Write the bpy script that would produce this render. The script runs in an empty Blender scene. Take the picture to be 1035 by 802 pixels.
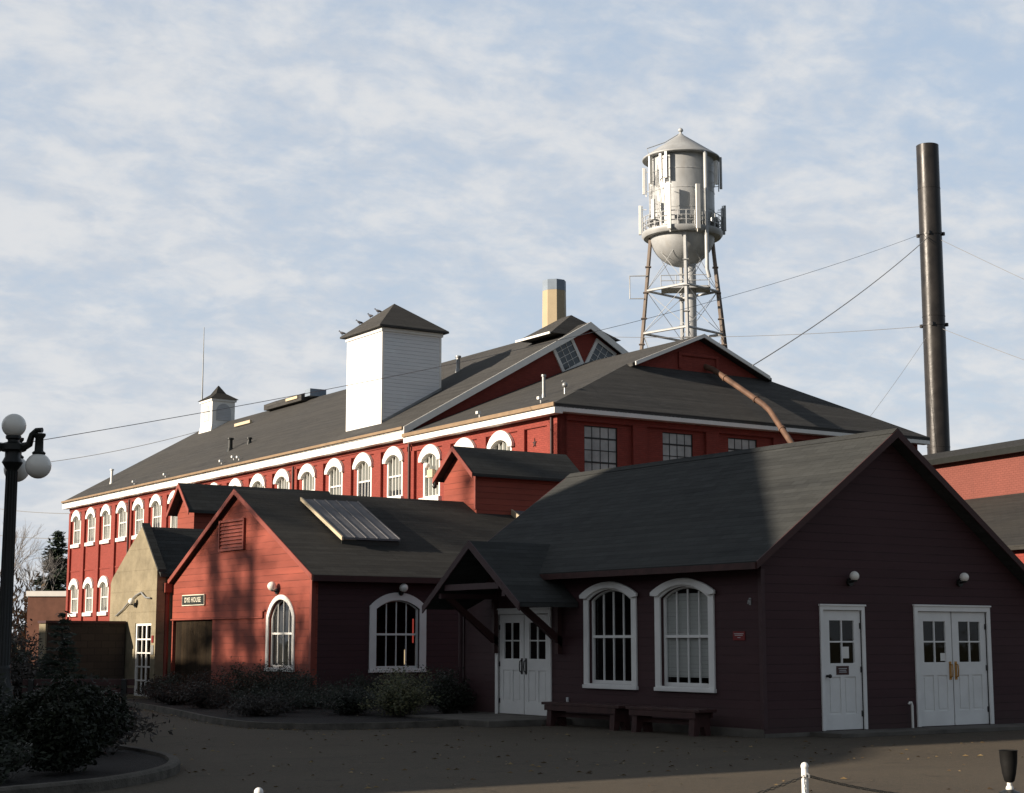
import bpy, bmesh, math, random
from mathutils import Vector, Matrix
from mathutils.geometry import tessellate_polygon
R = math.radians
C = bpy.context.scene.collection
sc = bpy.context.scene
rnd = random.Random(7)

# ------------------------------------------------------------------ mesh builder
def arch(a, zs, r, n=14, x0=0.0):
    """points over a segmental arch, from left spring to right spring"""
    if r < 1e-4: return [(x0-a, zs), (x0+a, zs)]
    Rr = (a*a + r*r) / (2*r); th = math.asin(min(1, a/Rr))
    if r > a: th = math.pi - th
    return [(x0 + Rr*math.sin(-th + 2*th*i/n), zs + r - Rr + Rr*math.cos(-th + 2*th*i/n)) for i in range(n+1)]
def arch_loop(a, z0, zs, r, n=14, x0=0.0):
    return [(x0-a, z0)] + arch(a, zs, r, n, x0) + [(x0+a, z0)]
def rect(x0, z0, x1, z1): return [(x0, z0), (x1, z0), (x1, z1), (x0, z1)]

class MB:
    def __init__(s, frame=None): s.v = []; s.f = []; s.m = frame
    def add(s, vs, fs):
        k = len(s.v)
        s.v += [tuple(s.m @ Vector(p)) if s.m else tuple(p) for p in vs]
        s.f += [tuple(i+k for i in f) for f in fs]
        return s
    def box(s, x0, y0, z0, x1, y1, z1):
        return s.add([(x0,y0,z0),(x1,y0,z0),(x1,y1,z0),(x0,y1,z0),(x0,y0,z1),(x1,y0,z1),(x1,y1,z1),(x0,y1,z1)],
                     [(0,3,2,1),(4,5,6,7),(0,1,5,4),(1,2,6,5),(2,3,7,6),(3,0,4,7)])
    def ext(s, loop, vec, holes=()):
        """solid from a planar 3D outline (with holes) pushed along vec"""
        loops = [[Vector(p) for p in loop]] + [[Vector(p) for p in h] for h in holes]
        vec = Vector(vec); flat = [p for l in loops for p in l]; n = len(flat)
        fs = []
        if holes:
            for t in tessellate_polygon(loops): fs += [tuple(t), tuple(i+n for i in reversed(t))]
        else:
            fs += [tuple(range(n)), tuple(range(2*n-1, n-1, -1))]
        k = 0
        for l in loops:
            m = len(l)
            for i in range(m):
                a, b = k+i, k+(i+1) % m
                fs.append((a, b, b+n, a+n))
            k += m
        return s.add([tuple(p) for p in flat] + [tuple(p+vec) for p in flat], fs)
    def wall(s, loop, y0, t, holes=()):
        """outline given as (x, z) in the plane y=y0, thickness t towards +y"""
        return s.ext([(a, y0, b) for a, b in loop], (0, t, 0), [[(a, y0, b) for a, b in h] for h in holes])
    def cyl(s, p0, p1, r0, r1=None, n=10, caps=True):
        r1 = r0 if r1 is None else r1
        p0, p1 = Vector(p0), Vector(p1); d = (p1-p0).normalized()
        a = d.orthogonal().normalized(); b = d.cross(a)
        vs = []
        for p, r in ((p0, r0), (p1, r1)):
            vs += [tuple(p + (a*math.cos(2*math.pi*i/n) + b*math.sin(2*math.pi*i/n))*r) for i in range(n)]
        fs = [(i, (i+1) % n, n+(i+1) % n, n+i) for i in range(n)]
        if caps: fs += [tuple(range(n-1, -1, -1)), tuple(range(n, 2*n))]
        return s.add(vs, fs)
    def tube(s, pts, r, n=8):
        pts = [Vector(p) for p in pts]; rs = r if isinstance(r, (list, tuple)) else [r]*len(pts)
        vs = []; up = None
        for i, p in enumerate(pts):
            d = (pts[min(i+1, len(pts)-1)] - pts[max(i-1, 0)]).normalized()
            a = d.orthogonal().normalized() if up is None else (up - d*up.dot(d)).normalized()
            up = a; b = d.cross(a)
            vs += [tuple(p + (a*math.cos(2*math.pi*k/n) + b*math.sin(2*math.pi*k/n))*rs[i]) for k in range(n)]
        fs = [(i*n+k, i*n+(k+1) % n, (i+1)*n+(k+1) % n, (i+1)*n+k) for i in range(len(pts)-1) for k in range(n)]
        fs += [tuple(range(n-1, -1, -1)), tuple(range((len(pts)-1)*n, len(pts)*n))]
        return s.add(vs, fs)
    def lathe(s, c, prof, n=24, a0=0.0):
        """prof: (radius, z) bottom to top round the vertical through c"""
        vs = []
        for r, z in prof:
            vs += [(c[0]+max(r, 1e-4)*math.cos(a0+2*math.pi*k/n), c[1]+max(r, 1e-4)*math.sin(a0+2*math.pi*k/n), c[2]+z) for k in range(n)]
        m = len(prof)
        fs = [(i*n+k, i*n+(k+1) % n, (i+1)*n+(k+1) % n, (i+1)*n+k) for i in range(m-1) for k in range(n)]
        fs += [tuple(range(n-1, -1, -1)), tuple(range((m-1)*n, m*n))]
        return s.add(vs, fs)
    def ball(s, c, r, n=20, sq=1.0):
        return s.lathe(c, [(r*math.sin(math.pi*i/12), -r*sq*math.cos(math.pi*i/12)) for i in range(13)], n)
    def build(s, name, mat, parent=None, smooth=False, bevel=0.0, recalc=True, loc=None):
        me = bpy.data.meshes.new(name); me.from_pydata(s.v, [], s.f); me.update()
        bm = bmesh.new(); bm.from_mesh(me)
        if recalc: bmesh.ops.recalc_face_normals(bm, faces=bm.faces)
        uv = bm.loops.layers.uv.new('UVMap'); Z = Vector((0, 0, 1))
        for f in bm.faces:
            n = f.normal
            if abs(n.z) > .995 or n.length < .5: u, v = Vector((1, 0, 0)), Vector((0, 1, 0))
            else: u = Z.cross(n).normalized(); v = n.cross(u)
            for l in f.loops: l[uv].uv = (l.vert.co.dot(u), l.vert.co.dot(v))
            f.smooth = smooth
        bm.to_mesh(me); bm.free()
        if smooth: me.set_sharp_from_angle(angle=R(40))
        me.materials.append(mat)
        o = bpy.data.objects.new(name, me); C.objects.link(o)
        if parent: o.parent = parent
        if loc: o.location = loc
        if bevel:
            md = o.modifiers.new('bevel', 'BEVEL'); md.width = bevel; md.segments = 2; md.limit_method = 'ANGLE'
        return o

def tag(o, label, cat, group=None, kind=None):
    if label: o['label'] = label
    if cat: o['category'] = cat
    if group: o['group'] = group
    if kind: o['kind'] = kind
    return o
def thing(name, label, cat, loc=(0, 0, 0), rz=0.0, group=None):
    o = bpy.data.objects.new(name, None); C.objects.link(o); o.empty_display_size = .3
    o.location = loc; o.rotation_euler.z = rz
    return tag(o, label, cat, group)
def copy_tree(o, parent=None, loc=None):
    c = o.copy(); C.objects.link(c)
    if parent: c.parent = parent
    if loc is not None: c.location = loc
    for ch in list(o.children): copy_tree(ch, c)
    return c
def frame(o, u, n):
    """columns: x along u, y pointing INTO the wall (-n), z up"""
    u = Vector(u).normalized(); n = Vector(n).normalized()
    m = Matrix.Identity(4)
    for i in range(3): m[i][0] = u[i]; m[i][1] = -n[i]; m[i][2] = (0, 0, 1)[i]; m[i][3] = o[i]
    return m

# ------------------------------------------------------------------ materials
class NT:
    def __init__(s, name):
        s.m = bpy.data.materials.new(name); s.m.use_nodes = True; s.t = s.m.node_tree; s.t.nodes.clear()
        s.out = s.t.nodes.new('ShaderNodeOutputMaterial')
    def n(s, typ, **k):
        nd = s.t.nodes.new('ShaderNode'+typ)
        for a, b in k.items():
            if a in ('inputs',):
                for i, v in b.items(): nd.inputs[i].default_value = v
            else: setattr(nd, a, b)
        return nd
    def l(s, a, b): s.t.links.new(a, b)
    def math(s, op, a, b=None, clamp=False):
        nd = s.n('Math', operation=op, use_clamp=clamp)
        for i, x in enumerate((a, b)):
            if x is None: continue
            if isinstance(x, (int, float)): nd.inputs[i].default_value = x
            else: s.l(x, nd.inputs[i])
        return nd.outputs[0]
    def noise(s, scale, detail=4, vec=None, rough=.55, sx=(1, 1, 1)):
        nd = s.n('TexNoise', inputs={'Scale': scale, 'Detail': detail, 'Roughness': rough})
        mp = s.n('Mapping'); mp.inputs['Scale'].default_value = sx
        s.l(vec if vec is not None else s.uv(), mp.inputs['Vector']); s.l(mp.outputs[0], nd.inputs['Vector'])
        return nd.outputs['Fac']
    def uv(s):
        if not hasattr(s, '_uv'): s._uv = s.n('TexCoord')
        return s._uv.outputs['UV']
    def obj(s): s.uv(); return s._uv.outputs['Object']
    def mix(s, fac, a, b, typ='MIX'):
        nd = s.n('Mix', data_type='RGBA', blend_type=typ)
        for x, i in ((fac, 0), (a, 6), (b, 7)):
            if isinstance(x, (int, float)): nd.inputs[i].default_value = x
            elif isinstance(x, tuple): nd.inputs[i].default_value = (*x[:3], 1)
            else: s.l(x, nd.inputs[i])
        return nd.outputs[2]
    def ramp(s, x, p0, p1):
        nd = s.n('MapRange', inputs={'From Min': p0, 'From Max': p1}); s.l(x, nd.inputs[0]); return nd.outputs[0]
    def bsdf(s, col, rough=.7, metal=0.0, height=None, dist=.01, spec=.5, strength=1.0):
        b = s.n('BsdfPrincipled')
        if isinstance(col, tuple): b.inputs['Base Color'].default_value = (*col[:3], 1)
        else: s.l(col, b.inputs['Base Color'])
        if isinstance(rough, (int, float)): b.inputs['Roughness'].default_value = rough
        else: s.l(rough, b.inputs['Roughness'])
        b.inputs['Metallic'].default_value = metal; b.inputs['Specular IOR Level'].default_value = spec
        if height is not None:
            bp = s.n('Bump', inputs={'Distance': dist, 'Strength': strength}); s.l(height, bp.inputs['Height']); s.l(bp.outputs[0], b.inputs['Normal'])
        s.l(b.outputs[0], s.out.inputs[0]); s.b = b
        return s.m

def sc3(c, k): return tuple(x*k for x in c)
def paint(name, c, rough=.6, var=.25, scale=3.0, metal=0.0, bump=.002, spec=.4):
    t = NT(name); f = t.noise(scale, 5, t.obj()); f = t.ramp(f, .3, .7)
    g = t.noise(scale*9, 3, t.obj())
    return t.bsdf(t.mix(f, sc3(c, 1-var), sc3(c, 1+var*.5)), rough, metal, g, bump, spec)
def siding(name, c, pitch=.2, var=.25, dist=.02, rough=.65, spec=.3, dirt=.3, gapk=.75):
    """lapped boards: each board's lower edge stands proud; boards differ a little in tone"""
    t = NT(name); sp = t.n('SeparateXYZ'); t.l(t.uv(), sp.inputs[0])
    v = t.math('DIVIDE', sp.outputs[1], pitch); fr = t.math('FRACT', v); row = t.math('FLOOR', v)
    wn = t.n('TexWhiteNoise', noise_dimensions='1D'); t.l(row, wn.inputs['W'])
    st = t.noise(1.3, 6, None, .6, (.35, 2.2, 1))
    k = t.math('ADD', t.math('MULTIPLY', wn.outputs[0], .35), t.math('MULTIPLY', t.ramp(st, .3, .7), .65))
    col = t.mix(k, sc3(c, 1-var), sc3(c, 1+var*.6))
    big = t.ramp(t.noise(.7, 4), .45, .75)
    col = t.mix(t.math('MULTIPLY', big, dirt), col, sc3(c, .62))
    prof = t.math('SUBTRACT', 1.0, fr)
    gap = t.math('LESS_THAN', fr, .09)
    br_ = t.ramp(t.noise(2.2, 4, None, .6, (.5, 3, 1)), .38, .6)
    col = t.mix(t.math('MULTIPLY', gap, t.math('MULTIPLY', br_, gapk)), col, sc3(c, .3))  # shade in the gaps between boards put into the colour
    ft = t.ramp(t.noise(.5, 6, None, .7, (1, 2, 1)), .55, .8); col = t.mix(t.math('MULTIPLY', ft, .35), col, (c[0]*1.2, c[1]*1.4, c[2]*1.4))
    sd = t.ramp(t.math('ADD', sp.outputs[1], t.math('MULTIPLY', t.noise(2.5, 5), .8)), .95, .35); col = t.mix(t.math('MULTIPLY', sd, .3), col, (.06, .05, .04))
    h = t.math('SUBTRACT', prof, t.math('MULTIPLY', gap, 1.1))
    h = t.math('ADD', h, t.math('MULTIPLY', t.noise(40, 3), .1))
    return t.bsdf(col, rough, 0, h, dist, spec)
def brick(name, c, var=.2, mortar=.8):
    t = NT(name)
    br = t.n('TexBrick', inputs={'Scale': 1.0, 'Brick Width': .21, 'Row Height': .072, 'Mortar Size': .006, 'Mortar Smooth': .3, 'Bias': 0})
    br.inputs['Color1'].default_value = (*sc3(c, 1-var*.6), 1); br.inputs['Color2'].default_value = (*sc3(c, 1+var*.4), 1); br.inputs['Mortar'].default_value = (*sc3(c, mortar), 1)
    t.l(t.uv(), br.inputs['Vector'])
    f = t.ramp(t.noise(.55, 6, None, .6), .35, .7)
    col = t.mix(t.math('MULTIPLY', f, .5), br.outputs['Color'], sc3(c, .8))
    st = t.ramp(t.noise(2.0, 5, None, .6, (2.2, .18, 1)), .55, .8)
    col = t.mix(t.math('MULTIPLY', st, .35), col, (c[0]*.55, c[1]*.7, c[2]*.8))
    h = t.math('SUBTRACT', 1.0, br.outputs['Fac'])
    return t.bsdf(col, .75, 0, h, .006, .25)
def shingle(name, c, var=.35, tint=(1, 1, 1)):
    t = NT(name)
    br = t.n('TexBrick', offset=.5, inputs={'Scale': 1.0, 'Brick Width': .34, 'Row Height': .145, 'Mortar Size': .006, 'Mortar Smooth': .1, 'Bias': -.1})
    br.inputs['Color1'].default_value = (*sc3(c, 1-var), 1); br.inputs['Color2'].default_value = (*sc3(c, 1+var), 1); br.inputs['Mortar'].default_value = (*sc3(c, .45), 1)
    t.l(t.uv(), br.inputs['Vector'])
    st = t.ramp(t.noise(1.0, 5, None, .65, (.5, 5, 1)), .3, .7)
    s0 = t.n('SeparateXYZ'); t.l(t.uv(), s0.inputs[0]); w0 = t.n('TexWhiteNoise', noise_dimensions='1D'); t.l(t.math('FLOOR', t.math('DIVIDE', s0.outputs[1], .145)), w0.inputs['W'])
    st = t.math('ADD', t.math('MULTIPLY', st, .62), t.math('MULTIPLY', w0.outputs[0], .38))
    col = t.mix(.62, br.outputs['Color'], t.mix(st, sc3(c, .5), (c[0]*1.6, c[1]*1.55, c[2]*1.45)))
    big = t.ramp(t.noise(.28, 4), .4, .7)
    col = t.mix(t.math('MULTIPLY', big, .45), col, (c[0]*1.25*tint[0], c[1]*1.18*tint[1], c[2]*1.05*tint[2]))
    sk = t.ramp(t.noise(1.6, 6, None, .7, (2.4, .3, 1)), .55, .75); col = t.mix(t.math('MULTIPLY', sk, .35), col, sc3(c, .55))
    sp = t.n('SeparateXYZ'); t.l(t.uv(), sp.inputs[0]); fr = t.math('FRACT', t.math('DIVIDE', sp.outputs[1], .145))
    h = t.math('SUBTRACT', t.math('SUBTRACT', 1.0, fr), t.math('MULTIPLY', br.outputs['Fac'], .5))
    h = t.math('ADD', h, t.math('MULTIPLY', t.noise(60, 3), .3))
    return t.bsdf(col, .92, 0, h, .009, .15)
def glass(name, tint=(.93, .95, .95), r=.03):
    t = NT(name); fr = t.n('LayerWeight', inputs={'Blend': .5})
    tr = t.n('BsdfTransparent'); tr.inputs[0].default_value = (*tint, 1)
    gl = t.n('BsdfGlossy'); gl.inputs['Roughness'].default_value = r
    bp = t.n('Bump', inputs={'Distance': .006, 'Strength': .4}); t.l(t.noise(1.6, 2), bp.inputs['Height']); t.l(bp.outputs[0], gl.inputs['Normal'])
    mx = t.n('MixShader'); f = t.math('ADD', t.math('MULTIPLY', t.math('POWER', fr.outputs['Facing'], 4.0), .85), .05, True)
    t.l(f, mx.inputs[0]); t.l(tr.outputs[0], mx.inputs[1]); t.l(gl.outputs[0], mx.inputs[2]); t.l(mx.outputs[0], t.out.inputs[0])
    return t.m
def leafmat(name, c, c2):
    t = NT(name); g = t.n('NewGeometry'); w = t.n('TexWhiteNoise', noise_dimensions='1D'); t.l(g.outputs['Random Per Island'], w.inputs['W'])
    return t.bsdf(t.mix(w.outputs[0], c, c2), .6, spec=.3)

RED = (.26, .052, .038)
M = {}
M['brick_red'] = brick('painted_red_brick', RED)
M['brick_trim'] = brick('painted_red_brick_pilaster', sc3(RED, .97))
M['white'] = paint('white_paint', (.80, .79, .75), .5, .07, 2.5)
M['white_old'] = paint('weathered_white_paint', (.80, .80, .78), .55, .08, 2.5)
M['white_grey'] = paint('greyish_white_trim', (.5, .51, .52), .6, .15)
M['tower_siding'] = siding('white_lap_siding', (.74, .75, .76), .16, .08, .03, .6, .3, .15, .45)
M['tan_edge'] = paint('tan_metal_drip_edge', (.25, .17, .10), .6, .2)
M['roof_mill'] = shingle('mill_roof_shingles', (.062, .062, .062), .22)
M['roof_dark'] = shingle('dark_roof_shingles', (.043, .046, .047), .32)
M['roof_brown'] = shingle('brown_roof_shingles', (.040, .040, .039), .3)
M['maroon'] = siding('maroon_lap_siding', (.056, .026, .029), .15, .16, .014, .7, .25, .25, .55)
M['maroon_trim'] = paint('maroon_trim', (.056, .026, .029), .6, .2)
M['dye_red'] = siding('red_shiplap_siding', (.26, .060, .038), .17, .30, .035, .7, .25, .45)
M['red_trim'] = paint('red_trim', (.24, .056, .038), .6, .2)
M['dark_red_trim'] = paint('dark_red_trim', (.05, .018, .017), .6, .2)
M['stucco'] = None
M['glass'] = glass('window_glass')
M['dark_room'] = paint('dark_room', (.02, .02, .02), .9, .2)
M['blind'] = siding('window_blind_slats', (.42, .42, .40), .07, .05, .012, .7, .2, .05)
M['mill_blind'] = paint('cream_roller_blind', (.24, .24, .21), .8, .2, .7)
M['black_metal'] = paint('black_metal', (.012, .014, .013), .45, .3)
M['steel_dark'] = None
M['tank'] = None
M['zinc'] = paint('galvanised_metal', (.32, .33, .33), .45, .2, metal=.5)
M['concrete'] = paint('concrete', (.12, .11, .095), .9, .35, 2.0, bump=.006)
M['kerb'] = paint('kerb_concrete', (.10, .09, .075), .95, .5, 3.0, bump=.02)
M['opal'] = paint('opal_globe', (.86, .84, .78), .22, .05, spec=.5)
M['brass'] = paint('brass', (.45, .24, .07), .35, .2, metal=.7)
M['bronze'] = paint('dark_door_pull', (.03, .028, .028), .4, .2, metal=.3)
M['bark'] = paint('bark', (.055, .045, .038), .9, .3, 6)
M['bark_far'] = paint('bark_paled_by_haze', (.20, .19, .185), .9, .3, 2)  # bark lightened in colour to put in the haze of distance
M['soil'] = paint('soil', (.014, .011, .009), .95, .4, 4, bump=.03)
M['bench_wood'] = paint('dark_red_bench_wood', (.055, .022, .02), .65, .3, 6)
M['grey_wood'] = None
M['cup_black'] = paint('matt_black_cup', (.006, .006, .006), .7, .2, spec=.2)
M['wire'] = paint('wire', (.22, .22, .22), .6, .1)
M['rust'] = None
M['sign_black'] = paint('sign_black', (.015, .02, .017), .5, .1)
M['sign_cream'] = paint('sign_cream', (.65, .62, .50), .5, .05)
M['plaque_red'] = paint('plaque_red', (.17, .012, .012), .5, .1)
M['plaque_brown'] = paint('plaque_brown', (.05, .016, .014), .45, .1)
M['obscure'] = paint('obscured_wired_glass', (.42, .43, .41), .25, .45, 1.2, spec=.6)
M['bird'] = paint('pigeon_grey', (.07, .07, .08), .7, .3)
M['skylight_metal'] = paint('skylight_grey_panel', (.13, .13, .14), .6, .2, 5, spec=.3)
M['cream_trim'] = paint('cream_trim', (.55, .46, .32), .6, .12)
M['chim_grey'] = paint('grey_blue_cap_paint', (.22, .27, .33), .7, .12)
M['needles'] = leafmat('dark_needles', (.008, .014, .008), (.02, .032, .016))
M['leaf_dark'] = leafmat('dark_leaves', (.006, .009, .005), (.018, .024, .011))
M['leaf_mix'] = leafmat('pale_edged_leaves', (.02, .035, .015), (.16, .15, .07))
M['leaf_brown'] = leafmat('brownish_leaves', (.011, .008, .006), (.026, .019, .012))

def mk_stucco():
    t = NT('weathered_concrete_wall'); c = (.255, .22, .15)
    f = t.ramp(t.noise(1.2, 7, None, .65), .35, .65); col = t.mix(f, sc3(c, .72), sc3(c, 1.15))
    st = t.ramp(t.noise(2.0, 6, None, .7, (2.5, .35, 1)), .55, .75); col = t.mix(t.math('MULTIPLY', st, .5), col, (.2, .155, .09))
    sp = t.n('SeparateXYZ'); t.l(t.uv(), sp.inputs[0]); fr = t.math('FRACT', t.math('DIVIDE', sp.outputs[1], .6))
    ln = t.math('LESS_THAN', fr, .035); col = t.mix(t.math('MULTIPLY', ln, .12), col, (.16, .125, .08))
    h = t.math('SUBTRACT', t.noise(7, 6, None, .7), t.math('MULTIPLY', ln, .5))
    return t.bsdf(col, .95, 0, h, .02, .15)
M['stucco'] = mk_stucco()
def mk_lowwall():
    t = NT('block_wall')
    br = t.n('TexBrick', inputs={'Scale': 1.0, 'Brick Width': .42, 'Row Height': .2, 'Mortar Size': .008})
    br.inputs['Color1'].default_value = (.045, .036, .03, 1); br.inputs['Color2'].default_value = (.06, .047, .038, 1); br.inputs['Mortar'].default_value = (.03, .026, .022, 1)
    t.l(t.uv(), br.inputs['Vector'])
    return t.bsdf(br.outputs['Color'], .9, 0, t.noise(12, 5), .01, .2)
M['block_wall'] = mk_lowwall()
def mk_stack():
    t = NT('black_steel_plate'); f = t.ramp(t.noise(.9, 5, t.obj()), .35, .7)
    g = t.ramp(t.noise(.5, 5, t.obj(), .6, (3, 3, .25)), .5, .8)
    col = t.mix(f, (.012, .011, .011), (.030, .027, .025)); col = t.mix(t.math('MULTIPLY', g, .25), col, (.06, .045, .035))
    return t.bsdf(col, t.math('ADD', t.math('MULTIPLY', f, .10), .34), .0, t.noise(3, 3, t.obj()), .01, .35)
M['steel_dark'] = mk_stack()
def mk_tank(name='tank_paint', c=(.44, .455, .46)):
    t = NT(name); f = t.ramp(t.noise(.8, 6, t.obj()), .35, .7)
    st = t.ramp(t.noise(.8, 6, t.obj(), .65, (2.6, 2.6, .3)), .52, .75)
    col = t.mix(f, sc3(c, .82), sc3(c, 1.05)); col = t.mix(t.math('MULTIPLY', st, .35), col, (.34, .30, .25))
    return t.bsdf(col, .5, .15, t.noise(2, 4, t.obj()), .01, .4)
M['tank'] = mk_tank()
M['tank_leg_rust_shade'] = mk_tank('leg_paint_rust_and_shade', (.20, .16, .13))
def mk_rust():
    t = NT('rusty_pipe'); f = t.ramp(t.noise(1.6, 6, t.obj()), .35, .65)
    return t.bsdf(t.mix(f, (.085, .05, .035), (.18, .105, .07)), .65, .2, t.noise(9, 4, t.obj()), .005, .4)
M['rust'] = mk_rust()
def mk_oldwood():
    t = NT('unpainted_old_boards'); sp = t.n('SeparateXYZ'); t.l(t.uv(), sp.inputs[0])
    v = t.math('DIVIDE', sp.outputs[0], .16); fr = t.math('FRACT', v); wn = t.n('TexWhiteNoise', noise_dimensions='1D'); t.l(t.math('FLOOR', v), wn.inputs['W'])
    st = t.ramp(t.noise(3, 7, None, .7, (5, .4, 1)), .3, .7)
    k = t.math('ADD', t.math('MULTIPLY', wn.outputs[0], .5), t.math('MULTIPLY', st, .5))
    col = t.mix(k, (.008, .006, .004), (.038, .026, .014))
    g = t.math('LESS_THAN', fr, .07)
    return t.bsdf(col, .9, 0, t.math('SUBTRACT', st, t.math('MULTIPLY', g, 2.0)), .012, .15)
M['grey_wood'] = mk_oldwood()
def mk_asphalt():
    t = NT('worn_asphalt'); o = t.obj()
    f = t.ramp(t.noise(.35, 6, o, .6), .35, .68); fine = t.noise(9, 8, o, .75); agg = t.noise(70, 3, o, .7)
    col = t.mix(f, (.062, .056, .047), (.092, .080, .062))
    col = t.mix(t.ramp(fine, .35, .7), col, (.11, .088, .064)); col = t.mix(t.math('MULTIPLY', t.ramp(agg, .45, .8), .35), col, (.2, .17, .13))
    sp2 = t.ramp(t.noise(26, 4, o, .8), .52, .68); col = t.mix(t.math('MULTIPLY', sp2, .55), col, (.17, .145, .11))
    ol = t.ramp(t.noise(1.1, 5, o, .7), .60, .72); col = t.mix(t.math('MULTIPLY', ol, .5), col, (.030, .028, .026))
    dk = t.ramp(t.noise(.16, 5, o, .6, (1, 2.6, 1)), .55, .75); col = t.mix(t.math('MULTIPLY', dk, .4), col, (.045, .042, .039))
    vr = t.n('TexVoronoi', feature='DISTANCE_TO_EDGE', inputs={'Scale': .32})
    wb = t.n('TexNoise', inputs={'Scale': 1.1, 'Detail': 5}); t.l(o, wb.inputs['Vector'])
    ad = t.n('VectorMath', operation='ADD'); t.l(o, ad.inputs[0]); t.l(wb.outputs['Color'], ad.inputs[1]); t.l(ad.outputs[0], vr.inputs['Vector'])
    ck = t.math('MULTIPLY', t.math('LESS_THAN', vr.outputs['Distance'], .004), t.math('MULTIPLY', t.ramp(t.noise(.3, 3, o), .5, .65), .45))
    col = t.mix(ck, col, (.03, .028, .025))
    h = t.math('SUBTRACT', t.math('ADD', t.math('MULTIPLY', agg, .7), t.math('MULTIPLY', fine, .6)), ck)
    return t.bsdf(col, .92, 0, h, .012, .15)
M['asphalt'] = mk_asphalt()
def mk_ground():
    t = NT('grass_and_earth'); o = t.obj(); f = t.ramp(t.noise(.12, 7, o), .35, .65)
    col = t.mix(f, (.045, .05, .022), (.085, .07, .045))
    return t.bsdf(col, .95, 0, t.noise(3, 6, o), .1, .1)
M['ground'] = mk_ground()

# ------------------------------------------------------------------ camera, sky, sun
cam = bpy.data.objects.new('camera', bpy.data.cameras.new('camera')); C.objects.link(cam)
cam.location = (0, 0, 1.6); cam.rotation_euler = (R(90+8.364), 0, R(-34.2))
cam.data.sensor_width = 36; cam.data.lens = 36*1680/1035; cam.data.clip_end = 8000; cam.data.clip_start = .1
sc.camera = cam
SUN_EL, SUN_A = 16.5, 12.0
sd = Vector((-math.cos(R(SUN_EL))*math.cos(R(SUN_A)), math.cos(R(SUN_EL))*math.sin(R(SUN_A)), math.sin(R(SUN_EL))))
sl = bpy.data.lights.new('sun', 'SUN'); sl.energy = 5.0; sl.angle = R(.55); sl.color = (1, .86, .70)
so = bpy.data.objects.new('sun', sl); C.objects.link(so); so.rotation_euler = sd.to_track_quat('Z', 'Y').to_euler(); so.location = (-20, 5, 30)

w = bpy.data.worlds.new('World'); sc.world = w; w.use_nodes = True; nt = w.node_tree; nt.nodes.clear()
def wn(t, **k):
    nd = nt.nodes.new('ShaderNode'+t)
    for a, b in k.items():
        if a == 'inputs':
            for i, v in b.items(): nd.inputs[i].default_value = v
        else: setattr(nd, a, b)
    return nd
wl = nt.links.new
def wm(op, a, b=None, clamp=False):
    nd = wn('Math', operation=op, use_clamp=clamp)
    for i, x in enumerate((a, b)):
        if x is None: continue
        if isinstance(x, (int, float)): nd.inputs[i].default_value = x
        else: wl(x, nd.inputs[i])
    return nd.outputs[0]
def wmix(f, a, b):
    nd = wn('Mix', data_type='RGBA')
    for x, i in ((f, 0), (a, 6), (b, 7)):
        if isinstance(x, (int, float)): nd.inputs[i].default_value = x
        elif isinstance(x, tuple): nd.inputs[i].default_value = (*x, 1)
        else: wl(x, nd.inputs[i])
    return nd.outputs[2]
sky = wn('TexSky', sky_type='NISHITA', sun_disc=False, sun_elevation=R(SUN_EL), sun_rotation=R(-90+SUN_A), altitude=50, air_density=1.0, dust_density=1.2, ozone_density=2.0)
tc = wn('TexCoord'); sp = wn('SeparateXYZ'); wl(tc.outputs['Generated'], sp.inputs[0])
den = wm('ADD', wm('MAXIMUM', sp.outputs[2], 0.0), .30)
cx = wm('DIVIDE', sp.outputs[0], den); cy = wm('DIVIDE', sp.outputs[1], den)
cb = wn('CombineXYZ'); wl(cx, cb.inputs[0]); wl(cy, cb.inputs[1])
def wnoise(scale, detail, rough, rot, s, dist=.0, off=0.0):
    mp = wn('Mapping'); mp.inputs['Rotation'].default_value = (0, 0, rot); mp.inputs['Scale'].default_value = s; mp.inputs['Location'].default_value = (off, off*.7, 0)
    wl(cb.outputs[0], mp.inputs['Vector'])
    nz = wn('TexNoise', inputs={'Scale': scale, 'Detail': detail, 'Roughness': rough, 'Distortion': dist}); wl(mp.outputs[0], nz.inputs['Vector'])
    return nz.outputs['Fac']
def wr(x, a, b):
    nd = wn('MapRange', interpolation_type='SMOOTHSTEP', inputs={'From Min': a, 'From Max': b}); wl(x, nd.inputs[0]); return nd.outputs[0]
big = wnoise(2.1, 5, .5, .4, (1, 1, 1), .3, 3.1); mid = wnoise(10.0, 8, .58, .5, (1, 1.1, 1), .3, 1.7); fin = wnoise(38, 5, .55, .3, (1, 1.15, 1), .2, 5.0)
mask = wm('ADD', wm('ADD', wm('MULTIPLY', big, .66), wm('MULTIPLY', mid, .38)), wm('MULTIPLY', fin, .36))
west = wm('SUBTRACT', wm('MULTIPLY', sp.outputs[1], .5), wm('MULTIPLY', sp.outputs[0], .5))
cover = wr(wm('ADD', wm('SUBTRACT', mask, .05), wm('ADD', wm('MULTIPLY', wr(sp.outputs[2], .30, .02), .05), wm('MULTIPLY', west, .20))), .46, .84)
shade = wr(wm('ADD', wm('MULTIPLY', mid, .7), wm('MULTIPLY', big, .3)), .40, .62)
low = wr(sp.outputs[2], .0, .42)
cloud = wmix(shade, (3.6, 3.85, 4.22), (4.45, 4.52, 4.62))
blue = wmix(low, (3.4, 3.9, 4.5), (2.6, 3.35, 4.35))
clear = wmix(.85, sky.outputs[0], blue)
col = wmix(wm('ADD', wm('MULTIPLY', cover, .74), .20, True), clear, cloud)
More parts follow.
